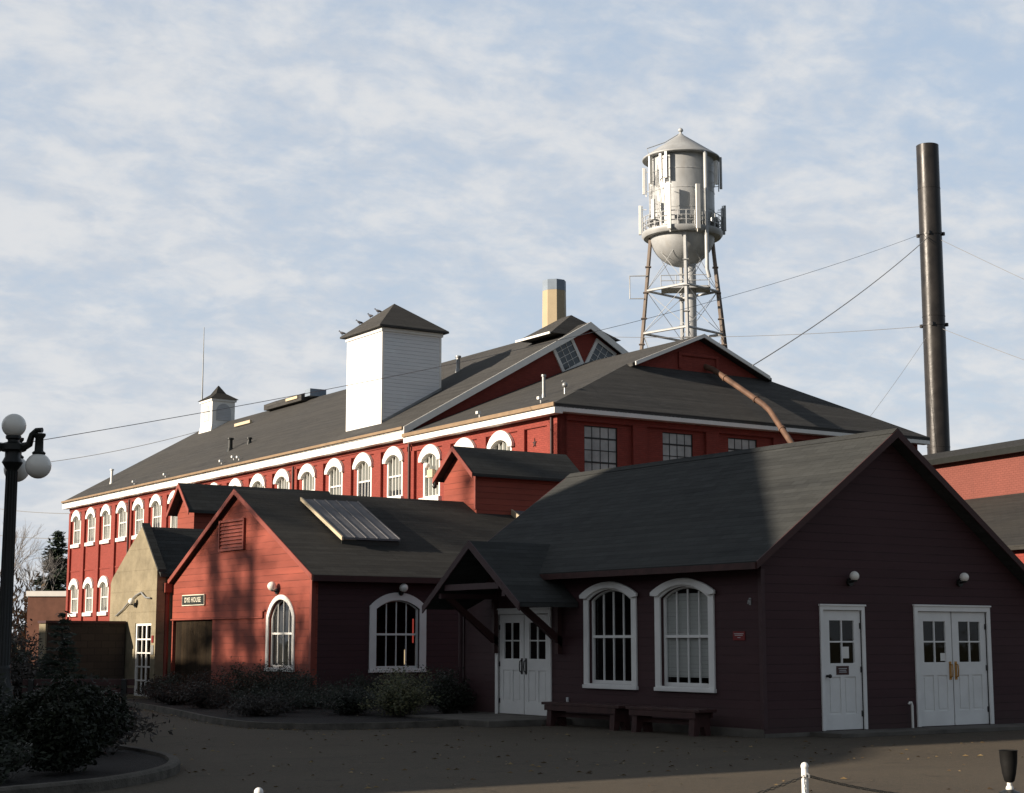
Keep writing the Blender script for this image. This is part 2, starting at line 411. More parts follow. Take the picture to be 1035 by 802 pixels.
# sky dimmed overhead and towards the south (-Y) to weaken fill in the shade
high = wr(sp.outputs[2], .34, .85); south = wr(wm('MULTIPLY', sp.outputs[1], -1.0), -.25, .55)
dim = wm('SUBTRACT', 1.0, wm('MAXIMUM', wm('MULTIPLY', high, .70), wm('MULTIPLY', south, .50)))
vm = wn('VectorMath', operation='SCALE'); wl(col, vm.inputs[0]); wl(dim, vm.inputs['Scale']); col = vm.outputs[0]
bg = wn('Background', inputs={'Strength': .1}); wl(col, bg.inputs['Color'])
wo = wn('OutputWorld'); wl(bg.outputs[0], wo.inputs['Surface'])
sc.view_settings.view_transform = 'Standard'; sc.view_settings.look = 'None'; sc.view_settings.gamma = 1; sc.view_settings.exposure = .75
sc.view_settings.use_curve_mapping = False

# ------------------------------------------------------------------ ground
g = MB(); g.add([(-4000,-4000,0),(4000,-4000,0),(4000,4000,0),(-4000,4000,0)], [(0,1,2,3)])
tag(g.build('ground', M['ground']), None, None, kind='structure')
g = MB(); g.add([(-7.5,-12,.004),(60,-12,.004),(60,70,.004),(-7.5,70,.004)], [(0,1,2,3)])
tag(g.build('paved_yard', M['asphalt']), None, None, kind='structure')

def smooth_loop(pts, n=6, closed=False):
    out = []; m = len(pts)
    for i in range(m if closed else m-1):
        p = [Vector((*pts[(i+k) % m if closed else max(0, min(m-1, i+k))][:2], 0)) for k in (-1, 0, 1, 2)]
        for k in range(n):
            t = k/n
            q = .5*((2*p[1]) + (p[2]-p[0])*t + (2*p[0]-5*p[1]+4*p[2]-p[3])*t*t + (-p[0]+3*p[1]-3*p[2]+p[3])*t**3)
            out.append((q.x, q.y))
    if not closed: out.append(tuple(pts[-1][:2]))
    return out
def kerb(pts, wd, h):
    m = MB(); n = len(pts); vs = []
    for i, p in enumerate(pts):
        a = Vector(pts[max(0, i-1)]); b = Vector(pts[min(n-1, i+1)]); d = (b-a).normalized(); nrm = Vector((-d.y, d.x))
        for off, z in ((0, 0), (.0, h-.03), (.03, h), (wd-.02, h), (wd, 0)): vs.append((p[0]+nrm.x*off, p[1]+nrm.y*off, z))
    fs = [(i*5+k, i*5+k+1, (i+1)*5+k+1, (i+1)*5+k) for i in range(n-1) for k in range(4)]
    fs += [(0,1,2,3,4), tuple(range((n-1)*5+4, (n-1)*5-1, -1))]
    return m.add(vs, fs)
isl = smooth_loop([(2.4,15.6),(4.0,16.6),(5.5,17.15),(6.8,17.75),(7.95,18.9),(8.7,20.4),(9.0,22.0),(9.0,24),(8.6,27),(7.0,30),(4,33),(-1,35)])
tag(kerb(isl, .16, .13).build('island_kerb', M['kerb'], smooth=True), None, None, kind='structure')
m = MB(); m.add([(x-.05, y+.05, .09) for x, y in isl] + [(-6,35,.09),(-6,15.6,.09)], [tuple(range(len(isl)+2))])
tag(m.build('island_soil', M['soil']), None, None, kind='structure')
bed = smooth_loop([(16.2,42.6),(15.7,40),(15.25,37),(14.6,33.9),(13.95,31),(13.7,28.9),(14.1,27.7),(15.1,27.15),(16.4,27.1),(17.2,27.3)])
bed = [(x, y) for x, y in bed]
kb = kerb(list(reversed(bed)), .15, .12); tag(kb.build('bed_kerb', M['kerb'], smooth=True), None, None, kind='structure')
m = MB(); m.add([(x, y, .085) for x, y in bed] + [(19.2,29.4,.085),(19.2,30.2,.085),(23,30.2,.085),(23,35.9,.085),(18.6,35.95,.085),(18.6,42.6,.085)], [tuple(range(len(bed)+6))])
tag(m.build('bed_soil', M['soil']), None, None, kind='structure')
m = MB(); m.box(17.35,26.3,0,19.25,29.4,.12)
tag(m.build('porch_slab', M['concrete'], bevel=.01), None, None, kind='structure')
m = MB(); m.box(20.3,20.15,0,27.5,20.88,.075)
tag(m.build('door_walkway', M['concrete'], bevel=.01), None, None, kind='structure')

# ------------------------------------------------------------------ reusable openings
def window_at(parent, fr, w_, z0, ztop, rise, casing=.14, cols=4, meeting=.5, hood=None, sill=True, trim='white', sash='white', blind=None, room=True, depth=.09, mun=.02, name='window', curve_sash=True, bars=True):
    """fr: frame at the outer wall plane, x along the wall, y into the wall. Opening w_ wide from z0 to ztop."""
    a = w_/2; zs = ztop - rise
    win = MB(fr)                                  # casing
    oz = -.0 if not casing else casing
    outer = arch_loop(a+casing, z0, zs + casing*.3, rise + casing*.7 if rise else casing, 16) if rise else rect(-a-casing, z0, a+casing, ztop+casing)
    inner = arch_loop(a, z0, zs, rise, 16) if rise else rect(-a, z0, a, ztop)
    inner2 = [(x, max(z, z0+.001)) for x, z in inner]
    if rise:
        outer = [(-a-casing, z0-.02)] + arch(a+casing, zs+casing*.35, rise+casing*.65, 16) + [(a+casing, z0-.02)]
    else: outer = rect(-a-casing, z0-.02, a+casing, ztop+casing)
    win.wall(outer, -.035, .035+.0, [inner2])
    obj = win.build(name, M[trim], parent, bevel=.004)
    s = MB(fr)                                    # sash: rails, stiles, muntins
    sw = .05; d0, d1 = depth-.03, depth+.015
    ins = arch_loop(a-sw, z0+sw*1.3, zs, max(rise-sw*.6, .0) if rise else 0, 16) if rise else rect(-a+sw, z0+sw*1.3, a-sw, ztop-sw)
    s.wall(inner2, d0, d1-d0, [ins])
    zm = z0 + (ztop-z0)*meeting
    s.box(-a+sw, d0-.01, zm-.025, a-sw, d1, zm+.025)
    if bars:
        for i in range(1, cols):
            x = -a+sw + (w_-2*sw)*i/cols
            top = ztop-sw*.8
            if rise:
                Rr = (a*a+rise*rise)/(2*rise); top = zs+rise-Rr+math.sqrt(max(Rr*Rr-x*x, 0))-sw*.9
            s.box(x-mun/2, d0+.006, z0+sw*1.2, x+mun/2, d1-.006, zm-.024)
            s.box(x-mun/2, d0+.006, zm+.024, x+mun/2, d1-.006, top)
    s.build('sash', M[sash], obj)
    p = MB(fr); y = depth
    pl = arch_loop(a-.01, z0+.01, zs, rise-.01, 16) if rise else rect(-a+.01, z0+.01, a-.01, ztop-.01)
    p.add([(x, y, z) for x, z in pl], [tuple(range(len(pl)))])
    p.build('pane', M['glass'], obj, recalc=False)
    if sill:
        q = MB(fr); q.box(-a-casing-.015, -.06, z0-.09, a+casing+.015, .05, z0-.022); q.build('sill', M[trim], obj, bevel=.006)
    if blind:
        b = MB(fr); b.box(-a+.02, depth+.025, z0+blind[1], a-.02, depth+.035, ztop-.02 if not rise else zs+rise*.4); 
        b.build('blind', M[blind[0]], obj)
    if hood:
        h = MB(fr); t, ex = hood; ao = a+casing+ex
        up = arch(ao, zs+.11, rise+t, 18); lo = arch(a+.035, zs+.035, rise-.01, 18)
        h.wall([(-ao, zs+.05), *up, (ao, zs+.05), (a+.035, zs+.03), *reversed(lo[1:-1]), (-a-.035, zs+.03)], -.085, .05)
        h.build('arch_hood', M[trim], obj, bevel=.01)
    return obj

def door_leaf(parent, fr, x0, x1, z0, z1, hinge=-1, pull='bronze', pull_x=None, mat='white_old', sign=False):
    """half-glazed leaf: four lights above, two tall panels below"""
    d = MB(fr); w_ = x1-x0; h = z1-z0
    gx0, gx1 = x0+w_*.19, x1-w_*.17; gz0, gz1 = z0+h*.555, z1-h*.085
    pz0, pz1 = z0+h*.13, z0+h*.44; xm = (x0+x1)/2
    p1 = rect(x0+w_*.15, pz0, xm-w_*.05, pz1); p2 = rect(xm+w_*.05, pz0, x1-w_*.15, pz1)
    d.wall(rect(x0, z0, x1, z1), .02, .02, [rect(gx0, gz0, gx1, gz1), p1, p2])
    d.wall(rect(x0, z0, x1, z1), .0405, .02, [rect(gx0, gz0, gx1, gz1)])
    for p in (p1, p2):
        (a, b), (c, e) = p[0], p[2]
        d.box(a+.035, .030, b+.035, c-.035, .0405, e-.035)
    zm = (gz0+gz1)/2; xg = (gx0+gx1)/2
    d.box(gx0, .022, zm-.014, gx1, .055, zm+.014); d.box(xg-.014, .0225, gz0, xg+.014, .0545, gz1)
    o = d.build('door_leaf', M[mat], parent, bevel=.003)
    p = MB(fr); p.add([(gx0,.045,gz0),(gx1,.045,gz0),(gx1,.045,gz1),(gx0,.045,gz1)], [(0,1,2,3)]); p.build('pane', M['glass'], o, recalc=False)
    hx = x0+.02 if hinge < 0 else x1-.02
    for k in (.13, .5, .87):
        q = MB(fr); q.cyl((hx, .012, z0+h*k-.05), (hx, .012, z0+h*k+.05), .012, n=8); q.build('hinge', M['bronze'], o, smooth=True)
    if pull_x is not None:
        q = MB(fr); px = pull_x
        q.box(px-.03, .012, z0+h*.40, px+.03, .02, z0+h*.56)
        q.tube([(px, .015, z0+h*.42), (px, -.035, z0+h*.43), (px, -.045, z0+h*.48), (px, -.035, z0+h*.53), (px, .015, z0+h*.54)], .012)
        q.build('pull_handle', M[pull], o)
    return o
def door_frame(parent, fr, x0, x1, z0, z1, cs=.09, name='door'):
    d = MB(fr)
    d.wall([(x0-cs, z0), (x0-cs, z1+cs), (x1+cs, z1+cs), (x1+cs, z0), (x1, z0), (x1, z1), (x0, z1), (x0, z0)], -.03, .10)
    d.box(x0-cs-.02, -.05, z1+cs, x1+cs+.02, .0, z1+cs+.03)
    return d.build(name, M['white_old'], parent, bevel=.004)
def globe_lamp(label, pos, n, r=.13, group='round globe lamps on the walls'):
    """n outward normal"""
    t = thing('globe_lamp', label, 'wall lamp', pos, 0, group); n = Vector(n)
    MB().cyl((0,0,0), n*.04, .07, n=16).build('wall_plate', M['black_metal'], t, smooth=True)
    MB().tube([n*.03, n*.08, n*.10+Vector((0,0,.03))], .018).build('arm', M['black_metal'], t)
    MB().cyl(n*.13+Vector((0,0,.0)), n*.13+Vector((0,0,.03)), .04, .05, n=14).build('fitter', M['black_metal'], t, smooth=True)
    MB().ball(n*(.04+r)+Vector((0,0,.015+r)), r).build('globe', M['opal'], t, smooth=True)
    return t
def roof_poly(m, pts, t=.12): m.ext(pts, (0, 0, -t)); return m

# ------------------------------------------------------------------ FRONT HALL (maroon)
hall = thing('gabled_hall', 'dark maroon gabled hall in the right foreground with a porch canopy and white doors', 'building', (19.27, 20.9, 0))
HW, HL, RZ, EZ, XR = 7.0, 9.31, 5.36, 2.91, 3.08      # wall width, length, ridge and eave height of the roof surface
sl_ = (RZ-EZ)/3.45; ER = RZ - sl_*(HW+.37-XR)
def hz(x): return RZ - sl_*abs(x-XR) - .125      # roof underside
m = MB()
# long wall facing the yard (plane x=0)
fW = frame((0, 0, 0), (0, -1, 0), (-1, 0, 0))     # x: towards the camera (-Y), y: into the building
W1 = (-4.16, .84, 2.62, .30); W2 = (-2.0, .84, 2.62, .30)
def opening(c, a, z0, zt, r): return [(x, z) for x, z in arch_loop(a, z0, zt-r, r, 16, c)]
holes = [opening(W1[0], .66, .80, 2.56, .20), opening(W2[0], .66, .80, 2.56, .20), rect(-7.95, .12, -6.15, 2.14)]
m.m = fW; m.wall(rect(-HL, 0, 0, hz(0)+.01), 0, .16, holes)
fG = frame((0, 0, 0), (1, 0, 0), (0, -1, 0))      # gable wall facing -Y
m.m = fG
d1 = (1.40, 2.34); d2 = (3.76, 5.62)
m.wall([(.16, 0), (HW-.16, 0), (HW-.16, hz(HW-.16)), (XR, hz(XR)+.01), (.16, hz(.16))], 0, .16, [rect(d1[0], .08, d1[1], 2.13), rect(d2[0], .08, d2[1], 2.13)])
m.m = None
m.box(HW-.16, 0, 0, HW, HL, hz(HW)+.01)
m.ext([(.16, HL, 0), (HW-.16, HL, 0), (HW-.16, HL, hz(.16)), (XR, HL, hz(XR)+.01), (.16, HL, hz(.16))], (0, -.16, 0))
m.box(.16, .16, .02, HW-.16, HL-.16, .1)
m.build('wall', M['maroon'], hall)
m = MB(); m.box(-.02, .0, 0, -.001, HL, .14).box(0, -.02, 0, HW, -.001, .07); m.build('foundation', M['concrete'], hall)
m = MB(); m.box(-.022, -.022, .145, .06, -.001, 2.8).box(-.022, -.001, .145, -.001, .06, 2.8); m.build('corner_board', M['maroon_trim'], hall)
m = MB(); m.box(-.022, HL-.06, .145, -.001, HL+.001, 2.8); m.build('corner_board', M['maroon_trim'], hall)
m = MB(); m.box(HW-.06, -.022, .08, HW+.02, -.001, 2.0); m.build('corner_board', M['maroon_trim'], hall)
ov = .37; y0, y1 = -.3, HL+.3
m = MB(); roof_poly(m, [(-ov, y0, EZ), (XR, y0, RZ), (XR, y1, RZ), (-ov, y1, EZ)], .12)
roof_poly(m, [(XR+.001, y0, RZ), (HW+ov, y0, ER), (HW+ov, y1, ER), (XR+.001, y1, RZ)], .12)
m.build('roof', M['roof_dark'], hall)
for s_ in (0, 1):
    xa, xb, ee = (-ov-.01, XR, EZ) if s_ == 0 else (HW+ov+.01, XR, ER)
    for yy in (y0-.03, y1):
        m = MB(); m.ext([(xa, yy, ee), (xb, yy, RZ-.0), (xb, yy, RZ-.15), (xa, yy, ee-.13)], (0, .028, 0)); m.build('bargeboard', M['dark_red_trim'], hall)
m = MB(); m.box(-ov-.035, y0, EZ-.13, -ov-.002, y1, EZ-.02); m.build('fascia', M['bench_wood'], hall)
m = MB(); m.box(HW+ov+.002, y0, ER-.13, HW+ov+.035, y1, ER-.02); m.build('fascia', M['bench_wood'], hall)
m = MB(); m.ext([(XR-.14, y0-.02, RZ-.085), (XR, y0-.02, RZ+.02), (XR+.14, y0-.02, RZ-.085)], (0, y1-y0+.04, 0)); m.build('ridge_cap', M['roof_dark'], hall)
for i, (c, a, z0, r) in enumerate(((W1[0], .60, .76, .30), (W2[0], .60, .76, .30))):
    f = frame((0, -c, 0), (0, -1, 0), (-1, 0, 0))
    window_at(hall, f, 1.32, .80, 2.56, .20, .15, 4, .5, hood=(.035, .07), sill=True, trim='white_old', sash='white_old', blind=('blind', .16) if i else None, name='arched_window')
f = frame((0, 7.05, 0), (0, -1, 0), (-1, 0, 0))
df = door_frame(hall, f, -.9, .9, .12, 2.14, .09, 'double_door')
df['label'] = 'white double door under the porch canopy'
door_leaf(df, f, -.895, -.014, .13, 2.135, -1, 'bronze', -.075); door_leaf(df, f, .014, .895, .13, 2.135, 1, 'bronze', .075)
f = frame((0, 0, 0), (1, 0, 0), (0, -1, 0))
df = door_frame(hall, f, d1[0], d1[1], .08, 2.13, .07, 'single_door'); df['label'] = 'single white door with a small brown plaque'
lf = door_leaf(df, f, d1[0]+.005, d1[1]-.005, .085, 2.125, 1)
q = MB(f); q.box(d1[0]+.32, .012, 1.02, d1[0]+.62, .019, 1.17); q.build('door_plaque', M['plaque_brown'], df)
q = MB(f)
for zz, ww in ((1.12, .1), (1.09, .08), (1.06, .09)): q.box(d1[0]+.47-ww, .009, zz, d1[0]+.47+ww, .0118, zz+.012)
q.build('plaque_lettering', M['white_grey'], df)
q = MB(f); q.cyl((d1[0]+.09, .02, 1.0), (d1[0]+.09, -.05, 1.0), .022).ball((d1[0]+.09, -.06, 1.0), .035); q.build('knob', M['bronze'], df, smooth=True)
q = MB(f); q.box(d1[0]+.49, .040, 1.3, d1[0]+.66, .043, 1.5); q.build('paper_notice', M['white'], df)
df = door_frame(hall, f, d2[0], d2[1], .08, 2.13, .09, 'double_door'); df['label'] = 'white double door with brass pulls in the gable wall'
mid_ = (d2[0]+d2[1])/2
door_leaf(df, f, d2[0]+.005, mid_-.014, .085, 2.125, -1, 'brass', mid_-.075); door_leaf(df, f, mid_+.014, d2[1]-.005, .085, 2.125, 1, 'brass', mid_+.075)
q = MB(f); q.box(mid_-.30, .040, 1.24, mid_-.16, .043, 1.38); q.build('paper_notice', M['white'], df)
# porch canopy
cy, cz, ez, px_ = 6.86, 3.56, 2.33, -1.42
m = MB()
roof_poly(m, [(px_, cy, cz), (.99, cy, cz), (-.37, cy-1.72, ez), (px_, cy-1.72, ez)], .09)
roof_poly(m, [(px_, cy+.001, cz), (px_, cy+1.72, ez), (-.37, cy+1.72, ez), (.99, cy+.001, cz)], .09)
roof_poly(m, [(-.37, cy-1.72, ez), (-.03, cy-1.72, ez), (-.03, cy-.98, ez+.535), (-.37, cy-.8, ez+.66)], .09)
can = m.build('porch_canopy', M['roof_dark'], hall)
m = MB()
for s_ in (-1, 1):
    m.ext([(px_-.03, cy, cz+.01), (px_-.03, cy+s_*1.76, ez-.02), (px_-.03, cy+s_*1.76, ez-.17), (px_-.03, cy, cz-.15)], (.03, 0, 0))
m.build('bargeboard', M['maroon_trim'], can)
m = MB(); m.box(px_+.03, cy-.98, 2.60, px_+.13, cy+.98, 2.72); m.box(px_+.03, cy-1.2, 2.45, -.02, cy-1.1, 2.55).box(px_+.03, cy+1.1, 2.45, -.02, cy+1.2, 2.55)
m.build('tie_beam', M['maroon_trim'], can)
for s_ in (-1, 1):
    m = MB(); yy = cy+s_*1.12; n0 = len(m.v)
    m.ext([(px_+.15, yy-.05, 2.44), (px_+.33, yy-.05, 2.44), (-.02, yy-.05, 1.66), (-.02, yy-.05, 1.48)], (0, .1, 0)); m.box(-.12, yy-.05, 1.35, -.0215, yy+.05, 2.44)
    m.build('brace', M['dark_red_trim'], can)
# small plaque, fixtures and pipe on the hall
q = MB(fW); q.box(-.72, -.012, 1.61, -.42, -.001, 1.76)
o = q.build('wall_plaque', M['plaque_red']); o.location = hall.location; tag(o, 'small dark red plaque on the maroon wall right of the window with blinds', 'plaque')
q = MB(fW); q.box(-.69, -.015, 1.715, -.45, -.012, 1.725).box(-.67, -.015, 1.69, -.47, -.012, 1.70).box(-.60, -.015, 1.65, -.53, -.012, 1.66); q.build('plaque_lettering', M['white_grey'], o)
q = MB(fW); q.box(-5.86, -.05, 1.60, -5.76, -.001, 1.74); q.cyl((-5.81, -.05, 1.64), (-5.81, -.09, 1.62), .03)
o = q.build('junction_box', M['dark_red_trim']); o.location = hall.location; tag(o, 'small dark junction box on the maroon wall right of the porch door', 'electrical box')
q = MB(fW); q.box(-5.55, -.03, .42, -5.49, -.001, .52); o = q.build('socket_cover', M['white_grey']); o.location = hall.location; tag(o, 'tiny white socket cover low on the maroon wall above a bench end', 'socket')
q = MB(fW); q.box(-.30, -.012, 2.2, -.25, -.001, 2.32); q.tube([(-.27, -.01, 2.3), (-.27, -.05, 2.28), (-.27, -.06, 2.22)], .01); o = q.build('wall_hook', M['zinc']); o.location = hall.location; tag(o, 'little metal hook high on the maroon wall near the corner', 'hook')
q = MB(); q.tube([(22.72, 20.80, .075), (22.72, 20.80, .47), (22.70, 20.80, .52), (22.66, 20.80, .52), (22.64, 20.80, .49)], .022)
tag(q.build('vent_pipe', M['white'], smooth=True), 'thin white hooked pipe standing beside the double door with brass pulls', 'pipe')
globe_lamp('white globe lamp on the dark gable above the single white door', (21.33, 20.88, 2.62), (0, -1, 0), .085)
globe_lamp('white globe lamp on the dark gable above the double door with brass pulls', (24.17, 20.88, 2.66), (0, -1, 0), .085)
q = MB(); q.tube([(19.2, 30.12, 2.75), (19.15, 30.12, 2.6), (19.15, 30.12, .15)], .045); q.build('downspout', M['maroon_trim'], hall).location = (-19.27, -20.9, 0)

def bench(label, y0, y1):
    t = thing('bench', label, 'bench', (18.78, (y0+y1)/2, 0), 0, 'dark benches along the maroon wall'); L = (y1-y0)/2
    MB().box(-.20, -L, .40, .20, L, .45).build('seat', M['bench_wood'], t, bevel=.006)
    MB().box(-.20, -L+.1, .30, -.165, L-.1, .398).box(.165, -L+.1, .30, .20, L-.1, .398).build('apron', M['bench_wood'], t)
    for s_ in (-1, 1):
        yy = s_*(L-.22)
        m = MB(); m.ext([(-.19, yy-.07, .0), (-.09, yy-.07, 0), (-.04, yy-.07, .15), (.04, yy-.07, .15), (.09, yy-.07, 0), (.19, yy-.07, 0), (.163, yy-.07, .398), (-.163, yy-.07, .398)], (0, .14, 0)); m.build('leg', M['bench_wood'], t)
    MB().box(-.03, -L+.25, .18, .03, L-.25, .26).build('stretcher', M['bench_wood'], t)
bench('dark red backless bench below the left arched window, next to the porch door', 23.95, 26.35)
bench('dark red backless bench below the arched window with blinds', 21.75, 23.75)
def foliage(parent, cx, cy, cz, rx, ry, rz, n, s, mat, seed, name='foliage', shell=.45):
    rr = random.Random(seed); vs = []; fs = []
    lob = [(rr.uniform(-.5,.5), rr.uniform(-.5,.5), rr.uniform(-.35,.45), rr.uniform(.35,.62)) for _ in range(9)]
    for i in range(n):
        l = lob[i % 9]
        d = Vector((rr.gauss(0,1), rr.gauss(0,1), rr.gauss(0,1))).normalized() * (shell+(1-shell)*rr.random()**.6) * l[3]*(1+.35*rr.random()**4)
        p = Vector((cx+(l[0]+d.x)*rx, cy+(l[1]+d.y)*ry, cz+(l[2]+d.z)*rz*1.1))
        if p.z < .05: p.z = .05+rr.random()*.1
        a = Vector((rr.gauss(0,1), rr.gauss(0,1), rr.gauss(0,.7))).normalized(); b = a.orthogonal().normalized(); b = (b*math.cos(i)+a.cross(b)*math.sin(i))
        k = s*rr.uniform(.6, 1.3); j = len(vs)
        vs += [tuple(p-a*k), tuple(p+b*k*.45), tuple(p+a*k), tuple(p-b*k*.45)]; fs.append((j, j+1, j+2, j+3))
    m = MB(); m.v = vs; m.f = fs
    o = m.build(name, mat, parent, recalc=False); return o

# ------------------------------------------------------------------ DYE HOUSE (red shiplap)
dye = thing('red_dye_house', 'bright red board-clad gabled building with a louvred gable vent and small black name sign', 'building', (18.65, 36.0, 0))
DW, DL = 8.5, 16.0; RZd, EZd = 5.56, 3.17
sd_ = (RZd-EZd)/(DW/2+.25)
def dz(y): return RZd - sd_*abs(y-DW/2) - .125
fX = frame((0, 0, 0), (0, -1, 0), (-1, 0, 0))      # coordinate x = -y
m = MB(fX)
wy = -1.64
hole_w = opening(wy, .66, .94, 2.62, .46)
dh = rect(-8.42, .05, -5.75, 2.2)
m.wall([(-DW, 0), (0, 0), (0, dz(0)), (-DW/2, dz(DW/2)+.01), (-DW, dz(DW))], 0, .16, [hole_w, dh])
wx = 2.39
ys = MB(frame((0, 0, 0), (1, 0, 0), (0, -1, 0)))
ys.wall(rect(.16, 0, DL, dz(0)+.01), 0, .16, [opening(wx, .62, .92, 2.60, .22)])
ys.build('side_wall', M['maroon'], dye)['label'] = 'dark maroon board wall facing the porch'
m.m = None
m.box(.16, DW-.16, 0, DL, DW, dz(0)+.01); m.box(DL-.16, .16, 0, DL, DW-.16, dz(0)); m.box(.16, .16, .02, DL-.16, DW-.16, .1)
m.ext([(DL, .16, dz(0)), (DL, DW-.16, dz(0)), (DL, DW/2, dz(DW/2))], (-.16, 0, 0))
dw = m.build('wall', M['dye_red'], dye)
m = MB(fX); m.wall(rect(-8.40, .06, -5.77, 2.19), .09, .04); o = m.build('plank_door', M['grey_wood'], dye)
# upper wall skirt projects a little over the lower wall
m = MB(fX); m.wall([(-DW-.02, 2.2), (-2.66, 2.2), (-2.66, 2.38), (-2.50, 2.38), (-2.50, 2.34), (-2.60, 2.34), (-2.60, 2.17), (-DW-.02, 2.17)], -.05, .049)
m.build('drip_board', M['dye_red'], dye)
o1, o2, ov = -.13, DL+.25, .25
m = MB(); roof_poly(m, [(o1, -ov, EZd), (o2, -ov, EZd), (o2, DW/2, RZd), (o1, DW/2, RZd)], .12)
roof_poly(m, [(o1, DW/2+.001, RZd), (o2, DW/2+.001, RZd), (o2, DW+ov, EZd), (o1, DW+ov, EZd)], .12)
droof = m.build('roof', M['roof_brown'], dye)
for a, b in ((-ov-.01, DW/2), (DW+ov+.01, DW/2)):
    m = MB(); m.ext([(o1-.03, a, EZd), (o1-.03, b, RZd), (o1-.03, b, RZd-.14), (o1-.03, a, EZd-.13)], (.028, 0, 0)); m.build('bargeboard', M['red_trim'], dye)
m = MB(); m.box(o1, -ov-.03, EZd-.15, o2, -ov-.002, EZd-.01); m.build('fascia', M['dark_red_trim'], dye)
m = MB(); m.box(-.02, -.02, 0, .09, -.001, dz(0)-.02).box(-.02, -.001, 0, -.001, .09, dz(0)-.02); m.build('corner_board', M['red_trim'], dye)
f = frame((0, 1.64, 0), (0, -1, 0), (-1, 0, 0))
window_at(dye, f, 1.32, .94, 2.62, .46, .12, 4, .5, hood=None, sill=True, trim='white', sash='white', blind=('dark_room', .02), name='arched_window')  # blind here is a dark sheet added for the darkness of the room
f = frame((wx, 0, 0), (1, 0, 0), (0, -1, 0))
wn_ = window_at(dye, f, 1.24, .92, 2.60, .22, .19, 4, .5, hood=None, sill=True, trim='white_old', sash='white_old', name='arched_window')
# louvred vent
lv = MB(fX); vy0, vy1, vz0, vz1 = -5.30, -3.85, 4.02, 4.72
lv.wall(rect(vy0-.06, vz0-.06, vy1+.06, vz1+.06), -.07, .068, [rect(vy0, vz0, vy1, vz1)])
lo = lv.build('louvre_vent', M['red_trim'], dye)
lv = MB(fX)
for k in range(7):
    z = vz0+.02+k*(vz1-vz0-.02)/7
    lv.ext([(vy0, -.055, z), (vy0, -.05, z+.012), (vy0, -.003, z+.092), (vy0, -.003, z+.08)], (vy1-vy0, 0, 0))
lv.build('slats', M['red_trim'], lo)
# name sign
sg = MB(fX); sg.box(-7.72, -.05, 2.56, -6.22, -.012, 2.86)
sign = sg.build('name_sign', M['sign_cream'], None); sign.location = dye.location; tag(sign, 'black sign with cream border reading DYE HOUSE on the red gable wall', 'sign')
sg = MB(fX); sg.box(-7.695, -.056, 2.585, -6.245, -.0505, 2.835); sg.build('sign_field', M['sign_black'], sign)
cu = bpy.data.curves.new('lettering', 'FONT'); cu.body = 'DYE HOUSE'; cu.size = .185; cu.extrude = .003; cu.align_x = 'CENTER'; cu.align_y = 'CENTER'; cu.offset = .004; cu.space_character = 1.15
to = bpy.data.objects.new('lettering_source', cu); C.objects.link(to)
bpy.context.view_layer.update()
me = bpy.data.meshes.new_from_object(to.evaluated_get(bpy.context.evaluated_depsgraph_get())); bpy.data.objects.remove(to)
lt = bpy.data.objects.new('lettering', me); C.objects.link(lt); me.materials.clear(); me.materials.append(M['sign_cream']); lt.parent = sign
lt.rotation_euler = (R(90), 0, R(-90)); lt.location = (-.060, 6.97, 2.71)
globe_lamp('white globe lamp on the red gable right above the narrow arched window', (18.64, 37.85, 2.82), (-1, 0, 0), .115)
globe_lamp('white globe lamp above the wide arched window on the shaded side of the red building', (21.10, 35.98, 2.78), (0, -1, 0), .11)
q = MB(fX); q.tube([(-DW-.12, -.12, 3.05), (-DW-.12, -.12, 2.9), (-DW-.12, -.12, 2.7), (-DW-.12, -.12, .1)], .075)
q.box(-DW-.30, -.24, 2.95, -DW+.02, -.02, 3.22); q.build('downspout', M['red_trim'], dye)
# skylight panel on the roof slope facing the yard
sk = thing('skylight', 'raised grey ribbed skylight panel on the shingle roof of the red building', 'skylight', (18.65, 36.0, 0))
def dr(y, h=0): return EZd + sd_*(y+ov) + h
def skp(x, y, h): return (x, y, dr(y, h))
xa, xb, ya, yb = 1.53, 3.22, 1.32, 3.6
m = MB(); m.ext([skp(xa, ya, .20), skp(xb, ya, .20), skp(xb, yb, .12), skp(xa, yb, .12)], (0, 0, -.05)); m.build('panel', M['skylight_metal'], sk)
m = MB()
for k in range(6):
    x = xa+.01+(xb-xa-.05)*k/5
    m.ext([skp(x, ya-.01, .22), skp(x+.035, ya-.01, .22), skp(x+.035, yb, .14), skp(x, yb, .14)], (0, 0, -.035))
m.build('ribs', M['skylight_metal'], sk)
m = MB(); m.ext([skp(xa-.05, ya-.03, .23), skp(xa-.05, yb+.03, .15), skp(xa-.05, yb+.03, .06), skp(xa-.05, ya-.03, .13)], (.045, 0, 0)); m.build('curb', M['cream_trim'], sk)
m = MB(); m.ext([skp(xb-.04, ya+.06, .14), skp(xb-.04, yb, .06), skp(xb-.04, yb, -.02), skp(xb-.04, ya+.06, -.02)], (.035, 0, 0)); m.box(xa, ya+.06, dr(ya, -.02), xb-.045, ya+.08, dr(ya, .14)); m.build('curb', M['sign_black'], sk)  # this curb is black to put in the shadow under the panel
# second little skylight near the valley
sk = thing('skylight', 'small cream edged skylight low on the roof beside the dark roof dormer', 'skylight', (18.65, 36.0, 0))
m = MB(); m.ext([skp(8.25, 2.6, .16), skp(8.85, 2.6, .16), skp(8.85, 3.9, .12), skp(8.25, 3.9, .12)], (0, 0, -.2)); m.build('panel', M['skylight_metal'], sk)
m = MB(); m.ext([skp(8.19, 2.55, .19), skp(8.19, 3.95, .15), skp(8.19, 3.95, -.05), skp(8.19, 2.55, -.05)], (.05, 0, 0)); m.build('curb', M['cream_trim'], sk)
